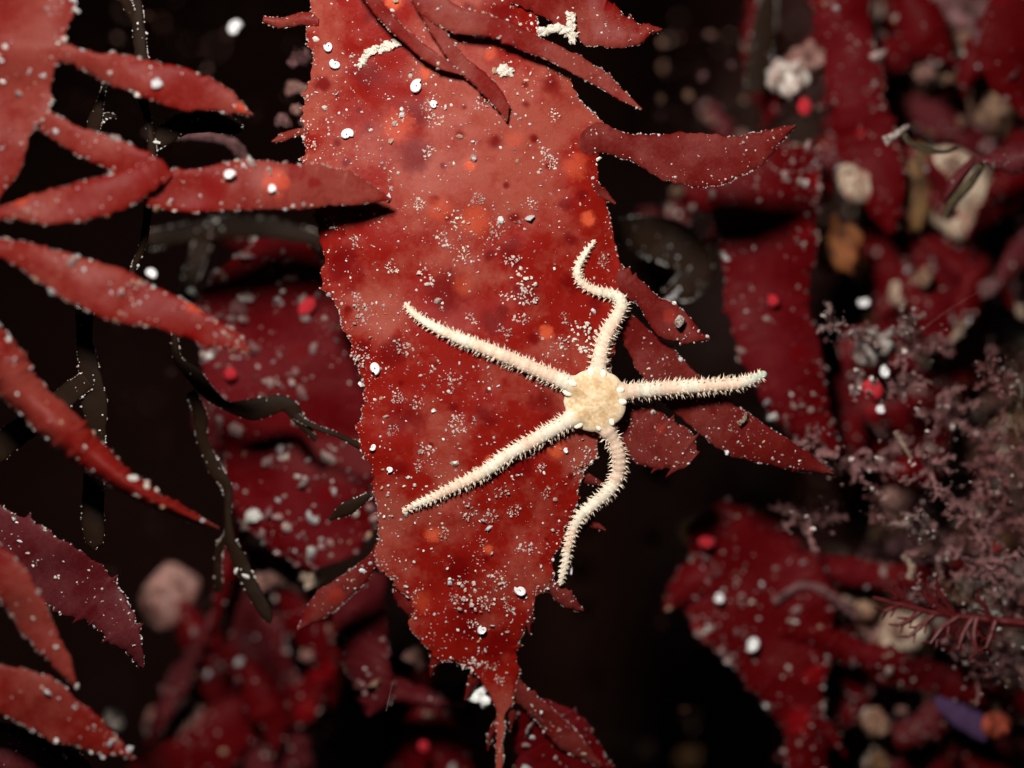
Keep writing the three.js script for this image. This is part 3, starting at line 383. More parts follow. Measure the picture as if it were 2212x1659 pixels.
{
  // field on a grid in plan units; the body is the union of ball chains (arms) and a flattened disc, joined smoothly
  const cell = 2.5, X0 = 850, Y0 = 495, Z0 = -1.7 / K, nx = 338, ny = 322, zr = 4.0 / K, nz = Math.ceil(zr / cell), F = new Float32Array(nx * ny * nz).fill(1e3);
  const samples = [];
  ARMS.forEach((a, ai) => {
    const c = new THREE.CatmullRomCurve3(a.p.map(([x, y]) => new THREE.Vector3(x, y, 0)), false, 'centripetal'); c.arcLengthDivisions = 300;
    const len = c.getLength(), n = Math.ceil(len / 1.6); a.len = len; a.curve = c;
    a.width = (t) => { const u = c.getUtoTmapping(t), f = u * (a.w.length - 1), k = Math.min(a.w.length - 2, Math.floor(f)); return lerp(a.w[k], a.w[k + 1], f - k); };
    for (let i = 0; i <= n; i++) { const t = i / n, q = c.getPointAt(t), ph = t * len / SEG, r = a.width(t) / 2 * 0.85 * (1 + 0.2 * ((ph % 1) - 0.45) + 0.1 * (noise2(ph * 1.3, ai * 9, 640) - 0.5)); samples.push([q.x, q.y, hStarBase(q.x, q.y) / K + r * 0.82 + (ai === 2 ? 14 * smooth(t, 0.7, 1) : 0), r]); }
  });
  const I = (i, j, k) => (k * ny + j) * nx + i;
  for (const [sx, sy, sz, r] of samples) {
    const R = r + 9, i0 = Math.max(0, Math.floor((sx - R - X0) / cell)), i1 = Math.min(nx - 1, Math.ceil((sx + R - X0) / cell)), j0 = Math.max(0, Math.floor((sy - R - Y0) / cell)), j1 = Math.min(ny - 1, Math.ceil((sy + R - Y0) / cell)), k0 = Math.max(0, Math.floor((sz - R - Z0) / cell)), k1 = Math.min(nz - 1, Math.ceil((sz + R - Z0) / cell));
    for (let k = k0; k <= k1; k++) for (let j = j0; j <= j1; j++) for (let i = i0; i <= i1; i++) { const dx = X0 + i * cell - sx, dy = Y0 + j * cell - sy, dz = (Z0 + k * cell - sz) * 1.18, d = Math.sqrt(dx * dx + dy * dy + dz * dz) - r, q = I(i, j, k); if (d < F[q]) F[q] = d; }
  }
  const cx = 1286, cy = 865, cz = hStarBase(cx, cy) / K + 16, angs = ARMS.map((a) => Math.atan2(a.p[2][1] - cy, a.p[2][0] - cx));
  for (let k = 0; k < nz; k++) for (let j = 0; j < ny; j++) for (let i = 0; i < nx; i++) {
    const dx = X0 + i * cell - cx, dy = Y0 + j * cell - cy, rr = Math.hypot(dx, dy); if (rr > 105) continue;
    const dz = Z0 + k * cell - cz, th = Math.atan2(dy, dx); let near = 9; for (const a of angs) { const d = Math.abs(Math.atan2(Math.sin(th - a), Math.cos(th - a))); if (d < near) near = d; }
    const R = 67 + 2.2 * Math.cos(Math.min(near, 0.63) / 0.63 * Math.PI + Math.PI), e = Math.sqrt((rr / R) ** 2 + (dz / 18) ** 2 + 1e-6), grit = 1.3 * (noise2((dx + 200) / 4.5, (dy + 200) / 4.5, 601) - 0.5) * (1 - smooth(rr, 40, 58)) - 1.5 * bump(rr, 0, 36, 0, 12, 1);
    const d = (e - 1) * 18 - grit, q = I(i, j, k), f = F[q], s = 11, h = Math.max(s - Math.abs(f - d), 0) / s; F[q] = Math.min(f, d) - h * h * s * 0.25;
  }
  // surface nets
  const vid = new Int32Array(nx * ny * nz).fill(-1), P = [], idx = [], C = [];
  const E = [[0, 1], [0, 2], [0, 4], [1, 3], [1, 5], [2, 3], [2, 6], [3, 7], [4, 5], [4, 6], [5, 7], [6, 7]], v8 = new Float32Array(8);
  for (let k = 0; k < nz - 1; k++) for (let j = 0; j < ny - 1; j++) for (let i = 0; i < nx - 1; i++) {
    let mask = 0; for (let m = 0; m < 8; m++) { v8[m] = F[I(i + (m & 1), j + ((m >> 1) & 1), k + (m >> 2))]; if (v8[m] < 0) mask |= 1 << m; }
    if (mask === 0 || mask === 255) continue;
    let x = 0, y = 0, z = 0, n = 0; for (const [a, b] of E) { const va = v8[a], vb = v8[b]; if ((va < 0) === (vb < 0)) continue; const t = va / (va - vb); x += (a & 1) + ((b & 1) - (a & 1)) * t; y += ((a >> 1) & 1) + (((b >> 1) & 1) - ((a >> 1) & 1)) * t; z += (a >> 2) + ((b >> 2) - (a >> 2)) * t; n++; }
    vid[I(i, j, k)] = P.length / 3; const px = X0 + (i + x / n) * cell, py = Y0 + (j + y / n) * cell, ph = (Z0 + (k + z / n) * cell) * K, w = at(px, py, ph); P.push(w.x, w.y, w.z);
    const rd = Math.hypot(px - cx, py - cy), g = hash2(Math.round(px / 3.2), Math.round(py / 3.2), 611), sp = fbm(px / 5, py / 5, 617, 3);
    let best = 1e9, tt = 0, ai = 0; ARMS.forEach((a, q) => { a.pts ??= Array.from({ length: 121 }, (_, m) => a.curve.getPointAt(m / 120)); for (let u = 0; u <= 120; u++) { const d = (a.pts[u].x - px) ** 2 + (a.pts[u].y - py) ** 2; if (d < best) { best = d; tt = u / 120; ai = q; } } });
    const band = smooth(noise2(tt * ARMS[ai].len / 46, ai * 5 + 2, 621), 0.4, 0.62);
    const arm = mix3([0.80, 0.585, 0.44], [0.80, 0.70, 0.56], band), discC = mix3([0.62, 0.39, 0.18], [0.82, 0.64, 0.43], clamp((sp - 0.5) * 1.9 + 0.42 + 0.35 * smooth(rd, 40, 66) + 0.2 * (1 - smooth(rd, 12, 30))));
    const five = Math.cos(5 * (Math.atan2(py - cy, px - cx) - angs[2])), tip = ai === 2 ? smooth(tt, 0.86, 0.97) : 0, c = mix3(mix3(mix3(discC, [0.50, 0.29, 0.12], 0.55 * smooth(five, 0.2, 0.9) * bump(rd, 0, 36, 0, 11, 1)), arm, smooth(rd, 56, 74)), [0.52, 0.60, 0.50], tip), pl = hash2(Math.floor(tt * ARMS[ai].len / SEG), ai, 631); const b = (0.88 + 0.24 * g) * (rd > 70 ? 0.86 + 0.2 * pl : 1); C.push(c[0] * b, c[1] * b, c[2] * b);
  }
  const quad = (a, b, c, d, flip) => { if (a < 0 || b < 0 || c < 0 || d < 0) return; if (flip) idx.push(a, c, b, a, d, c); else idx.push(a, b, c, a, c, d); };
  for (let k = 1; k < nz - 1; k++) for (let j = 1; j < ny - 1; j++) for (let i = 1; i < nx - 1; i++) {
    const s = F[I(i, j, k)] < 0;
    if (s !== (F[I(i + 1, j, k)] < 0)) quad(vid[I(i, j - 1, k - 1)], vid[I(i, j, k - 1)], vid[I(i, j, k)], vid[I(i, j - 1, k)], s);
    if (s !== (F[I(i, j + 1, k)] < 0)) quad(vid[I(i - 1, j, k - 1)], vid[I(i - 1, j, k)], vid[I(i, j, k)], vid[I(i, j, k - 1)], s);
    if (s !== (F[I(i, j, k + 1)] < 0)) quad(vid[I(i - 1, j - 1, k)], vid[I(i, j - 1, k)], vid[I(i, j, k)], vid[I(i - 1, j, k)], s);
  }
  const g = new THREE.BufferGeometry(); g.setAttribute('position', new THREE.Float32BufferAttribute(P, 3)); g.setAttribute('color', new THREE.Float32BufferAttribute(C, 3)); g.setIndex(idx); g.computeVertexNormals();
  // outward check: normals at the top of the disc should point up
  let up = 0; for (let i = 0; i < P.length / 3; i++) if (P[3 * i + 1] > cz * K * 1e-3) up += g.attributes.normal.getY(i); if (up < 0) { for (let i = 0; i < idx.length; i += 3) { const t = idx[i + 1]; idx[i + 1] = idx[i + 2]; idx[i + 2] = t; } g.setIndex(idx); g.computeVertexNormals(); }
  mesh('body', g, M.star, star);
  // spines: comb-like rows on both sides of every arm joint
  const r = rng(77), cone = new THREE.ConeGeometry(1, 1, 5, 1, true).translate(0, 0.5, 0), Y = new THREE.Vector3(0, 1, 0);
  ARMS.forEach((a, ai) => {
    const parts = [], n = Math.floor(a.len / SEG);
    for (let i = 3; i < n; i++) for (const side of [-1, 1]) for (let q = 0; q < 6; q++) {
      if (r() < 0.08) continue;
      const t = clamp((i + 0.3 + 0.1 * q + 0.25 * (r() - 0.5)) / n), c = a.curve.getPointAt(t), d = a.curve.getTangentAt(t), w = a.width(t) / 2 * 0.86, up = [-0.3, -0.1, 0.1, 0.32, 0.6, 0.95][q] + (r() - 0.5) * 0.25;
      const nx_ = -d.y * side, ny_ = d.x * side, cu = Math.cos(up), hb = hStarBase(c.x, c.y) + w * 0.82 * K + (ai === 2 ? 14 * K * smooth(t, 0.7, 1) : 0);
      const lean = 0.45 + (r() - 0.5) * 1.0, len = (a.width(t) * 0.25 + 3.2) * (0.45 + 0.85 * r()) * (q > 3 ? 0.75 : 1);
      const b = at(c.x + nx_ * w * cu * 0.85, c.y + ny_ * w * cu * 0.85, hb + w * K * 0.75 * Math.sin(up)), dir = new THREE.Vector3(nx_ * cu + d.x * lean, Math.sin(up) * 0.8, ny_ * cu + d.y * lean).normalize();
      const m = new THREE.Matrix4().compose(b, new THREE.Quaternion().setFromUnitVectors(Y, dir), new THREE.Vector3(2.3, len + w * 0.15, 2.5).multiplyScalar(K * 1e-3)); parts.push(cone.clone().applyMatrix4(m));
    }
    const s = mesh('arm_spines', mergeGeometries(parts), M.spine, star); s.userData.kind = 'stuff';
  });
  for (const [x, y, a] of [[1277, 805, 1.4], [1303, 809, 1.75], [1236, 828, 0.35], [1225, 848, 0.55], [1338, 843, -0.15], [1343, 868, 0.05], [1320, 909, 1.15], [1293, 920, 1.3], [1250, 918, 2.6], [1233, 898, 2.6]]) {
    const s = mesh('radial_shield', ballGeo, M.shield, star), i_ = Math.round((x - X0) / cell), j_ = Math.round((y - Y0) / cell); let k_ = nz - 2; while (k_ > 0 && F[I(i_, j_, k_)] > 0) k_--; const p = at(x, y, (Z0 + (k_ - 0.2) * cell) * K); s.position.copy(p); s.scale.set(11, 3, 7).multiplyScalar(K * 1e-3); s.rotation.y = -a;
  }
}

// ------------------------------------------------------------------ coiled tube worms
const wormGeos = [0, 1, 2].map((v) => {
  const pts = [], turns = 1.55 + 0.2 * v; for (let i = 0; i <= 36; i++) { const t = i / 36, a = t * turns * 6.283 + v, R = 0.1 + 0.52 * t; pts.push(new THREE.Vector3(R * Math.cos(a), 0.12 * (1 - t) + 0.28, R * Math.sin(a))); }
  const c = new THREE.CatmullRomCurve3(pts), n = 60, s = 8, g = new THREE.TubeGeometry(c, n, 1, s), p = g.attributes.position, q = new THREE.Vector3();
  for (let i = 0; i <= n; i++) { c.getPointAt(i / n, q); const R = lerp(0.16, 0.36, i / n); for (let j = 0; j <= s; j++) { const k = i * (s + 1) + j; p.setXYZ(k, q.x + (p.getX(k) - q.x) * R, q.y + (p.getY(k) - q.y) * R, q.z + (p.getZ(k) - q.z) * R); } }
  g.computeVertexNormals(); return g;
});
const G_W = 'white coiled tube worms';
[[710, 101, 13, 0, 'upper of two white coiled worms close together at the top left of the broad frond'], [725, 140, 14, 0, 'lower of two white coiled worms close together at the top left of the broad frond'], [900, 188, 17, 0, 'largest white coiled tube worm, near the top middle of the broad frond'], [937, 227, 11, 0, 'small white coiled tube worm just below the largest one'], [749, 291, 16, 0, 'white oval tube worm at the left margin above the middle left leaflet'],
  [809, 796, 15, 0, 'lone white coiled tube worm on the left margin, level with the brittle star disc'], [841, 1014, 9, 0, 'tiny round white tube worm left of the lower left arm'], [806, 966, 9, 0, 'tiny white tube worm on the left margin at the end of the brown strap'], [1125, 1276, 15, 0, 'bright white tube worm with a pointed end near the lower right margin of the frond'], [1043, 1361, 13, 0, 'bright white oval tube worm near the tip of the broad frond'],
  [1223, 974, 7, 0, 'tiny white coiled worm on an orange spot beside the lower arm'],
  [496, 378, 13, 4.6, 'white tube worm on the left part of the middle left leaflet'], [587, 409, 11, 4.1, 'small round white tube worm in the middle of the middle left leaflet'], [326, 590, 13, 5.9, 'white worm tube on the upper edge of the long slanting left leaf'],
  [1625, 1391, 19, -8.6, 'large blurred white round tube worm on the forked lower right frond'], [1553, 1290, 15, -8.6, 'smaller blurred white tube worm on the top of the forked lower right frond'], [1867, 653, 15, -9.5, 'pale violet ringed tube worm in the dark gap at right'], [1912, 804, 15, -5.5, 'pale violet round tube worm just above a red ball at right'], [1903, 886, 13, -5, 'pale violet tube worm just below a red ball at right'], [507, 62, 20, -9, 'blurred white oval worm tube alone in the dark gap at the upper left']].forEach(([x, y, R, h, label], i) => {
  const m = mesh('tube_worm', wormGeos[i % 3], M.worm); m.position.copy(at(x, y, h || hMain(x, y) + T2)); m.scale.setScalar(R * 1.15 * K * 1e-3); m.scale.x *= 0.82; m.rotation.y = i * 1.3; tag(m, label, 'tube worm', G_W);
});

// ------------------------------------------------------------------ clumps of sediment on the broad frond
function clumpGeo(seed, n, spread) {
  const r = rng(seed), parts = []; for (let i = 0; i < n; i++) { const a = r() * 6.283, d = Math.sqrt(r()) * (0.75 + 0.5 * r()), s = spread * (0.35 + r() * r()); parts.push(grains[i % 3].clone().applyMatrix4(new THREE.Matrix4().compose(new THREE.Vector3(Math.cos(a) * d, s * 0.45 * r() + 0.02, Math.sin(a) * d * 0.8), new THREE.Quaternion().setFromEuler(new THREE.Euler(r() * 6, r() * 6, r() * 6)), new THREE.Vector3(s, s * 0.8, s)))); }
  return mergeGeometries(parts);
}
const clumpGeos = [0, 1, 2, 3, 4].map((i) => clumpGeo(300 + i, 26 + i * 6, 0.2 - i * 0.012));
const CM = { w: lump(0.64, 0.58, 0.50, 0.5, 1), g: lump(0.40, 0.27, 0.235, 0.6, 1), p: lump(0.53, 0.42, 0.38, 0.5, 1) };
const clump = (x, y, R, m, i, label, grp, h, ry = 1, turn) => { const c = mesh('sediment_clump', clumpGeos[i % 5], CM[m]); c.position.copy(at(x, y, h ?? hMain(x, y) + T2)); c.scale.set(R, R * 0.7, R * ry).multiplyScalar(K * 1e-3); c.rotation.y = turn ?? i * 2.1; return tag(c, label, 'sediment', grp); };
clump(981, 477, 24, 'w', 0, 'bright white crusty clump between two orange patches, mid frond');
clump(717, 482, 20, 'p', 1, 'pale clump on the left margin just under the middle left leaflet');
clump(786, 673, 27, 'g', 2, 'greyish pink film of grit near the left margin at mid frond');
clump(878, 751, 25, 'g', 3, 'grey pink grit patch below the tip of the upper left arm');
clump(1257, 728, 34, 'w', 4, 'large white gritty clump left of the upper arm of the brittle star', null, undefined, 1.2, 1.2);
clump(925, 600, 28, 'p', 1, 'pale clump above the tip of the upper left arm');
clump(1021, 1279, 38, 'p', 2, 'largest pale gritty patch near the lower tip of the frond');
clump(1018, 1432, 28, 'p', 3, 'pale gritty clump on the left edge of the frond tip');
clump(1127, 610, 34, 'w', 0, 'scattered white grit patch in the middle right of the frond');
clump(847, 577, 17, 'w', 4, 'small bright cream clump on the left half of the frond');
clump(1074, 493, 22, 'g', 2, 'grey pink grit beside a dark red spot');
for (const [pts, label] of [[[[782, 136], [800, 112], [825, 103], [848, 96], [858, 90]], 'white gritty crescent under a narrow leaflet at the upper left of the frond'], [[[1030, 76], [1052, 72], [1075, 74], [1088, 84]], 'short white gritty crescent at the top of the frond'], [[[1172, 70], [1190, 62], [1210, 62], [1228, 70]], 'white gritty rim under the dark hole at the top right'], [[[1234, 30], [1233, 52], [1236, 72], [1238, 88]], 'vertical white gritty streak on the top triangular leaflet'], [[[1100, 158], [1090, 150], [1080, 156]], 'tiny white grit crescent right of the narrow leaflet tips']]) {
  const r = rng(Math.round(pts[0][0])), c = curve2(pts, 26), parts = []; c.forEach((q, i) => { for (let m = 0; m < 3; m++) { const x = q.x + (r() - 0.5) * 12, y = q.y + (r() - 0.5) * 12, s = (3.5 + 4 * r()) * K * 1e-3; parts.push(grains[(i + m) % 3].clone().applyMatrix4(new THREE.Matrix4().compose(at(x, y, hMain(x, y) + (label.includes('streak') ? 1.0 : label.includes('rim') ? 0.75 : 0.15) + 0.12 * r()), new THREE.Quaternion().setFromEuler(new THREE.Euler(r() * 6, r() * 6, r() * 6)), new THREE.Vector3(s, s, s * 1.3)))); } });
  tag(mesh('sediment_clump', mergeGeometries(parts), CM.w), label, 'sediment');
}
{
  const fixed = [[975, 826, 22, 'g'], [1218, 689, 17, 'g'], [1302, 561, 18, 'g'], [925, 970, 20, 'p'], [990, 917, 24, 'p'], [1082, 1059, 20, 'g'], [1133, 1185, 22, 'p'], [940, 262, 22, 'p'], [925, 330, 18, 'p'], [1032, 430, 16, 'g'], [1040, 225, 18, 'p'], [920, 225, 16, 'g'], [870, 250, 14, 'p'], [1176, 330, 18, 'p'], [1192, 352, 14, 'w'], [1195, 250, 16, 'w'], [960, 520, 22, 'p'], [1000, 545, 18, 'w'], [1105, 560, 20, 'p'], [1140, 640, 24, 'p'], [1095, 640, 20, 'w'], [1120, 690, 20, 'p'], [1090, 720, 18, 'g'], [1210, 745, 20, 'p'], [860, 860, 16, 'p'], [905, 870, 18, 'p'], [960, 1150, 16, 'g'], [1010, 1110, 16, 'p'], [1060, 1110, 20, 'g'], [1110, 1100, 18, 'p'], [1040, 1170, 14, 'g'], [1080, 1250, 22, 'p'], [1050, 1300, 20, 'p'], [985, 1290, 16, 'g'], [1100, 1310, 14, 'p'], [1020, 1345, 14, 'w'], [1060, 1440, 16, 'g'], [1080, 1470, 12, 'p'], [905, 1005, 15, 'g'], [850, 930, 16, 'g'], [1150, 980, 15, 'g'], [1180, 1060, 15, 'g'], [780, 770, 24, 'p'], [770, 640, 12, 'p'], [905, 440, 14, 'w'], [1145, 440, 14, 'w'], [1020, 690, 16, 'p'], [770, 520, 16, 'p'], [1165, 1010, 14, 'p'], [960, 1050, 13, 'g']];
  fixed.forEach(([x, y, R, m], i) => clump(x, y, R, m, i, `${R < 16 ? 'tiny' : 'small'} ${{ w: 'white', g: 'grey pink', p: 'pale' }[m]} grit patch ${whereIs(x, y)}`, 'small grit patches on the broad frond'));
}
placeLump('quartz_grain', 'clear glassy grain hanging at the left of the frond tip', 'grain', 1041, 1505, -3.2, 20, 25, new THREE.MeshPhysicalMaterial({ color: rgb(0.8, 0.8, 0.78), roughness: 0.25, specularIntensity: 1 }), { v: 2, turn: 0.4 });
placeLump('white_grain', 'bright white grain stuck to the tip of the lower arm of the brittle star', 'grain', 1231, 1231, -1.2, 6, 10, M.worm, { v: 1 });
placeLump('sand_grain', 'pale round bead on the lower right pointed leaflet beside the upper arm', 'grain', 1467, 696, hMain(1345, 696) + 0.9, 11, 13, L.white, { v: 0 });

// ------------------------------------------------------------------ shells, pebbles and animals on the reef at right and below
placeLump('shell', 'large broken cream shell lying at the upper right', 'shell', 2060, 410, -12, 74, 100, L.cream, { geo: shellGeo, turn: 0.35, flat: 0.5 });
placeLump('shell', 'rusty orange shell fragment beside the large cream shell', 'shell', 1975, 410, -11.5, 44, 96, L.ochre, { geo: shellGeo2, turn: -0.1, flat: 0.6 });
placeLump('sponge', 'lumpy orange brown sponge at mid right', 'sponge', 1808, 532, -12, 46, 58, L.orange, { v: 4, turn: 0.5 });
placeLump('shell', 'pinkish cream pointed shell between deep red fronds at right', 'shell', 1850, 398, -10, 42, 48, L.cream, { geo: shellGeo2, turn: 0.7 });
placeLump('pebble', 'bright cream lump at the upper right above a red ball', 'pebble', 1704, 172, -10, 36, 38, L.white, { v: 4 });
placeLump('pebble', 'large fleshy tan rock at the upper right edge', 'rock', 2112, 120, -15, 70, 120, L.tan, { v: 0, turn: 0.5 });
placeLump('pebble', 'tan rock below the fleshy rock at the upper right edge', 'rock', 2150, 210, -15, 50, 70, L.tan, { v: 3, turn: 0.2 });
placeLump('pebble', 'mauve crusted lump at the top edge on the right', 'rock', 2045, 24, -14, 80, 50, L.mauve, { v: 2 });
placeLump('pebble', 'round grey pink pebble at right below the cream shell', 'pebble', 2118, 626, -13, 42, 44, L.pink, { v: 0 });
placeLump('pebble', 'cream round pebble left of the grey pink pebble', 'pebble', 1948, 634, -13, 24, 26, L.cream, { v: 1 });
placeLump('shell', 'pale grey triangular shell chip with grit at mid right', 'shell', 1890, 752, -7, 40, 34, L.grey, { v: 3, turn: 0.4 });
placeLump('pebble', 'pink lump cluster top right beside the bright cream lump', 'pebble', 1745, 130, -11, 40, 34, L.pink, { v: 3 });
placeLump('barnacle', 'blurred tan round knob low at the left', 'rock', 362, 1296, -15, 64, 66, L.pink, { v: 0 });
placeLump('pebble', 'blurred pale lump near the bottom edge at left', 'pebble', 384, 1566, -17, 60, 46, L.pink, { v: 4, turn: 0.4 });
placeLump('pebble', 'blurred violet white pebble near the bottom left leaves', 'pebble', 250, 1552, -10, 24, 22, L.white, { v: 1 });
placeLump('pebble', 'blurred pale round pebble under the frond tip', 'pebble', 974, 1460, -10, 28, 32, L.cream, { v: 0 });
placeLump('pebble', 'blurred pink pebble under the left edge of the frond tip', 'pebble', 918, 1424, -10, 34, 24, L.pink, { v: 2 });
placeLump('pebble', 'blurred pink white pebble below the left lower leaflet', 'pebble', 685, 1392, -12, 34, 28, L.pink, { v: 3, turn: 0.6 });
placeLump('pebble', 'small pale lump above the left lower leaflet', 'pebble', 668, 1240, -8, 20, 26, L.cream, { v: 5 });
placeLump('pebble', 'pale rubble lump at lower right above the feathery weed', 'rock', 1850, 1285, -12, 52, 60, L.tan, { v: 2 });
placeLump('pebble', 'cream coral rubble at lower right behind the feathery weed', 'rock', 1940, 1370, -13, 64, 56, L.cream, { v: 3, turn: 0.3 });
placeLump('pebble', 'pinkish rubble left of the cream coral rubble', 'rock', 1862, 1372, -13, 48, 44, L.pink, { v: 4 });
placeLump('pebble', 'pale spindle of rubble between the branches of the forked frond', 'rock', 1822, 1312, -11, 18, 24, L.cream, { v: 0 });
placeLump('sea_squirt', 'coral red round sea squirt in the bottom right corner', 'sea squirt', 2153, 1566, -9, 34, 30, L.coral, { geo: ballGeo });
{ const l = []; const gr = group('violet_weed_blade', 'violet blade beside the coral red ball at the bottom right', 'seaweed'); leaflet(gr, l, [[2020, 1510], [2060, 1535], [2100, 1560], [2135, 1590]], [14, 44, 50, 30], [-9, -9, -9.5], { seed: 301 }, new THREE.MeshPhysicalMaterial({ color: rgb(0.075, 0.035, 0.10), roughness: 0.6 }), 'blade'); }
[[1738, 230, -9, 15, 20, 'scarlet oval ball below the bright cream lump at upper right'], [1884, 842, -5, 22, 26, 'brightest scarlet ball among sand tufts at right'], [1670, 650, -6.6, 14, 12, 'small scarlet ball on the frond right of the upper arm'], [1526, 1172, -8.4, 18, 14, 'crimson ball on top of the forked lower right frond'], [664, 662, -6.3, 24, 16, 'crimson ball on the shaded frond left of the broad one'], [915, 1612, -10, 13, 12, 'tiny crimson ball near the bottom edge'], [498, 808, -6.4, 14, 14, 'dim crimson ball left of the shaded frond'], [2152, 1183, -5, 9, 9, 'tiny scarlet ball among the tufts at the right edge']].forEach(([x, y, h, rx, ry, label], i) => placeLump('red_ball', label, 'red ball', x, y, h, rx, ry, L.red, { geo: ballGeo, grp: 'small red balls', turn: i }));
{
  const r = rng(909), add = (n, x0, x1, y0, y1, hf, s0, s1, mats, label, grp) => { for (let i = 0; i < n; i++) { const x = lerp(x0, x1, r()), y = lerp(y0, y1, r()), s = lerp(s0, s1, r() * r()), m = mats[Math.floor(r() * mats.length)]; placeLump('pebble', `${s < 14 ? 'tiny' : s < 20 ? 'small' : 'larger'} ${m} ${label} ${whereIs(x, y)}`, 'pebble', x, y, hf(x, y), s, s * (0.7 + 0.6 * r()), L[m], { v: Math.floor(r() * 6), turn: r() * 6, flat: 0.75, grp }); } };
  add(30, 1660, 2210, 10, 520, (x, y) => Math.min(-9, bedH(x, y) + 4 + 5 * r()), 8, 30, ['pink', 'pink', 'mauve', 'tan', 'mauve', 'mauve'], 'blurred lump', 'loose lumps');
  add(24, 1780, 2212, 520, 900, (x, y) => Math.min(-8, bedH(x, y) + 4 + 5 * r()), 8, 26, ['pink', 'mauve', 'tan', 'cream', 'mauve'], 'blurred lump', 'loose lumps');
  add(44, 1770, 2212, 1060, 1659, (x, y) => Math.min(-10, bedH(x, y) + 4 + 4 * r()), 9, 30, ['tan', 'mauve', 'pink', 'brown', 'ochre', 'cream'], 'blurred lump', 'loose lumps');
  add(26, 230, 1000, 1180, 1659, (x, y) => Math.min(-11, bedH(x, y) + 3 + 4 * r()), 9, 30, ['mauve', 'pink', 'brown', 'tan', 'mauve'], 'blurred lump', 'loose lumps');
  add(10, 600, 670, 70, 290, () => -4 - 3 * r(), 10, 24, ['mauve', 'pink'], 'blurred bead', 'loose lumps');
  add(22, 1420, 1640, 60, 420, (x, y) => -12 - 8 * r(), 6, 16, ['mauve', 'pink', 'tan'], 'blurred bead', 'loose lumps');
  add(14, 1240, 1560, 1010, 1640, () => -22 - 10 * r(), 10, 30, ['brown', 'ochre'], 'dim lump', 'loose lumps');
}

// ------------------------------------------------------------------ fine branching weeds
function tuft(label, x, y, h, R, n, mat, seed, grp, rad = 4.4) {
  const r = rng(seed), gr = group('tufted_seaweed', label, 'seaweed', grp), stems = [], twigs = [];
  for (let i = 0; i < n; i++) {
    const a = r() * 6.283, l = R * (0.5 + 0.7 * r()), bx = x + (r() - 0.5) * R * 0.6, by = y + (r() - 0.5) * R * 0.6, pts = []; let px = bx, py = by, ph = h - 1.5 - 1.5 * r(), d = a;
    for (let k = 0; k < 5; k++) { pts.push([px, py, ph]); d += (r() - 0.5) * 0.9; px += Math.cos(d) * l / 4; py += Math.sin(d) * l / 4; ph += (0.35 + 0.5 * r()) * (k < 3 ? 1 : 0); }
    stems.push(strand(pts, rad, rad * 0.6, 6, 12, seed + i, 0.5));
    for (let k = 1; k < 5; k++) for (let m = 0; m < 3; m++) { const q = pts[k], e = r() * 6.283, s = l * (0.1 + 0.16 * r()); twigs.push(strand([q, [q[0] + Math.cos(e) * s * 0.6, q[1] + Math.sin(e) * s * 0.6, q[2] + 0.3 * r()], [q[0] + Math.cos(e + 0.5) * s, q[1] + Math.sin(e + 0.5) * s, q[2] + 0.6 * r()]], rad * 0.65, rad * 0.35, 5, 5, seed + k, 0.4)); }
  }
  mesh('stem', mergeGeometries(stems), mat, gr); const t = mesh('twigs', mergeGeometries(twigs), mat, gr); t.userData.kind = 'stuff'; return gr;
}
const TM = [lump(0.44, 0.205, 0.20, 0.7, 1), lump(0.33, 0.12, 0.115, 0.7, 1), lump(0.48, 0.31, 0.29, 0.7, 1), lump(0.24, 0.125, 0.07, 0.7, 1)];
const TUFTS = [[1800, 700, 38, 7, 2], [1865, 730, 36, 7, 2], [2000, 740, 60, 8, 0], [1860, 830, 34, 8, 2], [1950, 850, 52, 9, 0], [2050, 900, 70, 10, 0], [1760, 970, 52, 14, 0], [1830, 1010, 50, 10, 0], [1920, 980, 60, 9, 0], [2010, 1010, 60, 9, 0], [2120, 1000, 80, 12, 1], [1750, 1120, 60, 14, 0], [2090, 1100, 70, 12, 0], [2170, 1110, 80, 13, 1], [2020, 1190, 60, 9, 0], [2130, 1220, 80, 13, 0], [2190, 1320, 60, 11, 1], [2060, 1290, 50, 8, 3], [1990, 1130, 46, 8, 2], [2190, 880, 60, 9, 3], [1900, 1090, 44, 7, 1], [2150, 800, 50, 8, 1], [1960, 700, 40, 7, 2], [2180, 1430, 60, 9, 0], [2110, 1450, 50, 8, 1], [2070, 1380, 44, 7, 0], [2190, 1230, 60, 9, 2], [2000, 1280, 40, 6, 0]];
TUFTS.forEach(([x, y, R, n, m], i) => tuft(`wispy ${['mauve brown', 'dark brown', 'pale mauve', 'olive brown'][m]} branching tuft ${whereIs(x, y)}`, x, y, -4.2 - (i % 3), R, n, TM[m], 700 + i * 7, 'wispy tufts at right'));
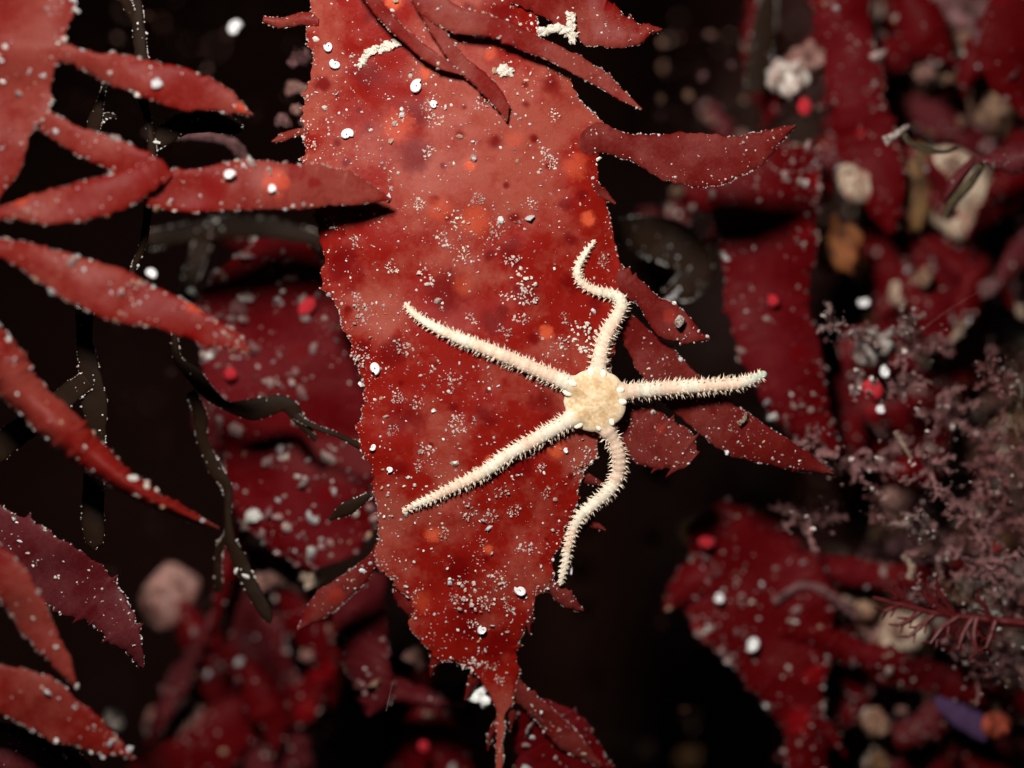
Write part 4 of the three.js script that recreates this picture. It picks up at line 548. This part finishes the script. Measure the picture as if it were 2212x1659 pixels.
{
  // feathery dark red weed reaching in from the right
  const gr = group('feathery_seaweed', 'feathery dark red branching weed reaching in from the lower right edge', 'seaweed'), mat = new THREE.MeshPhysicalMaterial({ color: rgb(0.10, 0.007, 0.008), roughness: 0.5 }), r = rng(515);
  const main = [[2260, 1352, -4], [2180, 1344, -4], [2110, 1336, -3.9], [2050, 1330, -3.8], [1990, 1318, -3.7], [1940, 1305, -3.6], [1886, 1291, -3.6]]; mesh('stem', strand(main, 11, 4, 8, 40, 1, 0.25), mat, gr);
  for (const [bx, by, ex, ey] of [[1960, 1310, 1920, 1268], [1975, 1314, 1935, 1262], [2050, 1330, 2000, 1268], [2062, 1330, 2020, 1262], [2040, 1328, 1990, 1276], [1990, 1318, 1940, 1352], [2020, 1326, 1962, 1378], [2070, 1332, 2010, 1390], [2100, 1336, 2070, 1402], [2110, 1336, 2110, 1412], [2150, 1342, 2130, 1400], [1950, 1306, 1908, 1322], [2140, 1340, 2110, 1290]]) {
    const mx = (bx + ex) / 2 + (r() - 0.5) * 12, my = (by + ey) / 2 + (r() - 0.5) * 12, b = mesh('branch', strand([[bx, by, -3.8], [mx, my, -3.5], [ex, ey, -3.3]], 8, 4.2, 7, 12, 3, 0.3), mat, gr);
    for (let k = 0; k < 4; k++) { const f = 0.35 + 0.2 * k, qx = lerp(bx, ex, f), qy = lerp(by, ey, f), a = Math.atan2(ey - by, ex - bx) + (k % 2 ? 0.7 : -0.7); mesh('twig', strand([[qx, qy, -3.5], [qx + Math.cos(a) * 12, qy + Math.sin(a) * 12, -3.4], [qx + Math.cos(a) * 24, qy + Math.sin(a) * 24, -3.2]], 3.4, 1.6, 5, 5), mat, b); }
  }
}
// shell hash and silt lying on the reef and caught in the tufts
function scatter(label, n, seed, put, s0, s1, cols) {
  const r = rng(seed), im = new THREE.InstancedMesh(grains[seed % 3], M.grain, n); im.name = numbered('shell_hash'); im.castShadow = im.receiveShadow = true;
  for (let i = 0; i < n; i++) { const p = put(r), q = r(), R = lerp(s0, s1, q * q * q) * K * 1e-3, c = cols[Math.floor(r() * cols.length)], b = 0.6 + 0.6 * r(); im.setMatrixAt(i, new THREE.Matrix4().compose(p, new THREE.Quaternion().setFromEuler(new THREE.Euler(r() * 6, r() * 6, r() * 6)), new THREE.Vector3(R * (0.7 + 0.8 * r()), R * 0.8, R * (0.7 + 0.8 * r())))); im.setColorAt(i, rgb(c[0] * b, c[1] * b, c[2] * b)); }
  scene.add(tag(im, label, 'sediment', null, 'stuff'));
}
const onBed = (x0, x1, y0, y1) => (r) => { const x = lerp(x0, x1, r()), y = lerp(y0, y1, r()), s = K * 1e-3 * 1.12; return new THREE.Vector3((x - 1106) * s, (bedH(x, y) + 0.5) * 1e-3, (y - 829.5) * s); };
const HC = [[0.22, 0.11, 0.10], [0.16, 0.07, 0.07], [0.30, 0.20, 0.18], [0.12, 0.06, 0.025], [0.10, 0.03, 0.03], [0.45, 0.35, 0.28]];
scatter('pinkish shell hash strewn over the reef on the right', 4400, 21, onBed(1700, 2500, -150, 1800), 5, 24, HC);
scatter('dim brownish grit strewn over the reef at the lower left', 1500, 22, onBed(150, 1000, 1080, 1800), 6, 28, HC);
scatter('fine pale silt caught in the wispy tufts at the right edge', 700, 24, (r) => { const t = TUFTS[Math.floor(r() * TUFTS.length)], a = r() * 6.283, d = Math.sqrt(r()) * t[2]; return at(t[0] + Math.cos(a) * d, t[1] + Math.sin(a) * d, -3.2 - 3.2 * r()); }, 1.2, 6.5, [[0.38, 0.26, 0.25], [0.26, 0.15, 0.15], [0.16, 0.08, 0.075], [0.6, 0.5, 0.46]]);
scatter('dim silt specks drifting in the dark gaps between the fronds', 170, 25, (r) => { const z = [[140, 640, 0, 340], [1380, 1680, 40, 420], [1240, 1500, 1050, 1650], [230, 420, 700, 1250]][Math.floor(r() * 4)]; return at(lerp(z[0], z[1], r()), lerp(z[2], z[3], r()), -14 - 30 * r()); }, 2, 9, [[0.2, 0.09, 0.06], [0.14, 0.05, 0.03], [0.26, 0.15, 0.12]]);
// pale worm tubes and threads
for (const [pts, r0, r1, m, label] of [[[[556, 1262, -11], [600, 1250, -11], [650, 1268, -11], [690, 1296, -11], [726, 1300, -11]], 20, 12, 'pink', 'blurred pinkish worm tube arching below the shaded frond'], [[[1670, 1300, -9], [1740, 1264, -9], [1800, 1290, -9], [1850, 1330, -9]], 8, 12, 'mauve', 'pale knobbly worm tube on the forked frond'], [[[322, 330, -5], [370, 300, -5], [450, 296, -5], [500, 310, -5], [532, 345, -5]], 7, 14, 'mauve', 'blurred mauve arched stalk behind the upper left leaflets'], [[[1912, 306, -4.6], [1936, 290, -4.6], [1962, 272, -4.8]], 10, 5, 'white', 'short pale stick beside the dark curved stem'], [[[1934, 932, -4.5], [1956, 968, -4.5], [1970, 990, -4.5]], 5, 4, 'cream', 'thin pale curved tube among the tufts'], [[[1950, 1200, -5], [1970, 1225, -5], [1966, 1250, -5]], 5, 11, 'cream', 'small cream club shaped tube at lower right'], [[[1596, 916, -1.2], [1608, 906, -1.1], [1612, 890, -1.1]], 6, 3, 'cream', 'short cream curved worm tube on the dark leaf under the right arm'], [[[2130, 1290, -5], [2110, 1310, -5.4], [2160, 1330, -5.6]], 7, 10, 'grey', 'pale crooked tube near the right edge above the feathery weed']]) tag(mesh('worm_tube', strand(pts, r0, r1, 9, 30, 8, 0.35), L[m]), label, 'worm tube');
for (const [pts, label] of [[[[1970, 730, -4], [2040, 676, -4], [2116, 628, -4]], 'fine straight hair crossing the tufts at right'], [[[834, 1536, -1], [842, 1500, -1], [848, 1474, -1]], 'fine pale hair below the broad frond tip at left']]) tag(mesh('hair_thread', strand(pts, 0.9, 0.6, 5, 10), L.pink), label, 'thread');

// ------------------------------------------------------------------ the strobe that lights the picture (outside the frame)
{
  const gr = group('dive_strobe', 'round dive strobe held above the seaweed, outside the picture', 'strobe'), axis = new THREE.Vector3().subVectors(strobe.target.position, STROBE).normalize();
  gr.position.copy(STROBE).addScaledVector(axis, -0.004); gr.quaternion.setFromUnitVectors(new THREE.Vector3(0, -1, 0), axis);
  const black = new THREE.MeshPhysicalMaterial({ color: rgb(0.02, 0.02, 0.02), roughness: 0.4 });
  mesh('housing', new THREE.LatheGeometry([[0, 0.05], [0.011, 0.05], [0.0125, 0.046], [0.0125, 0.004], [0.0135, 0.0025], [0.0135, 0.0005], [0.0095, 0.0005], [0.0092, 0.004], [0, 0.004]].map(([x, y]) => new THREE.Vector2(x, y)), 40), black, gr);
  mesh('lamp_diffuser', new THREE.CylinderGeometry(0.009, 0.009, 0.001, 40).translate(0, 0.0022, 0), new THREE.MeshStandardMaterial({ color: rgb(0.9, 0.9, 0.9), emissive: rgb(1, 0.95, 0.88), emissiveIntensity: 4, roughness: 0.6 }), gr);
}

renderer.render(scene, camera);
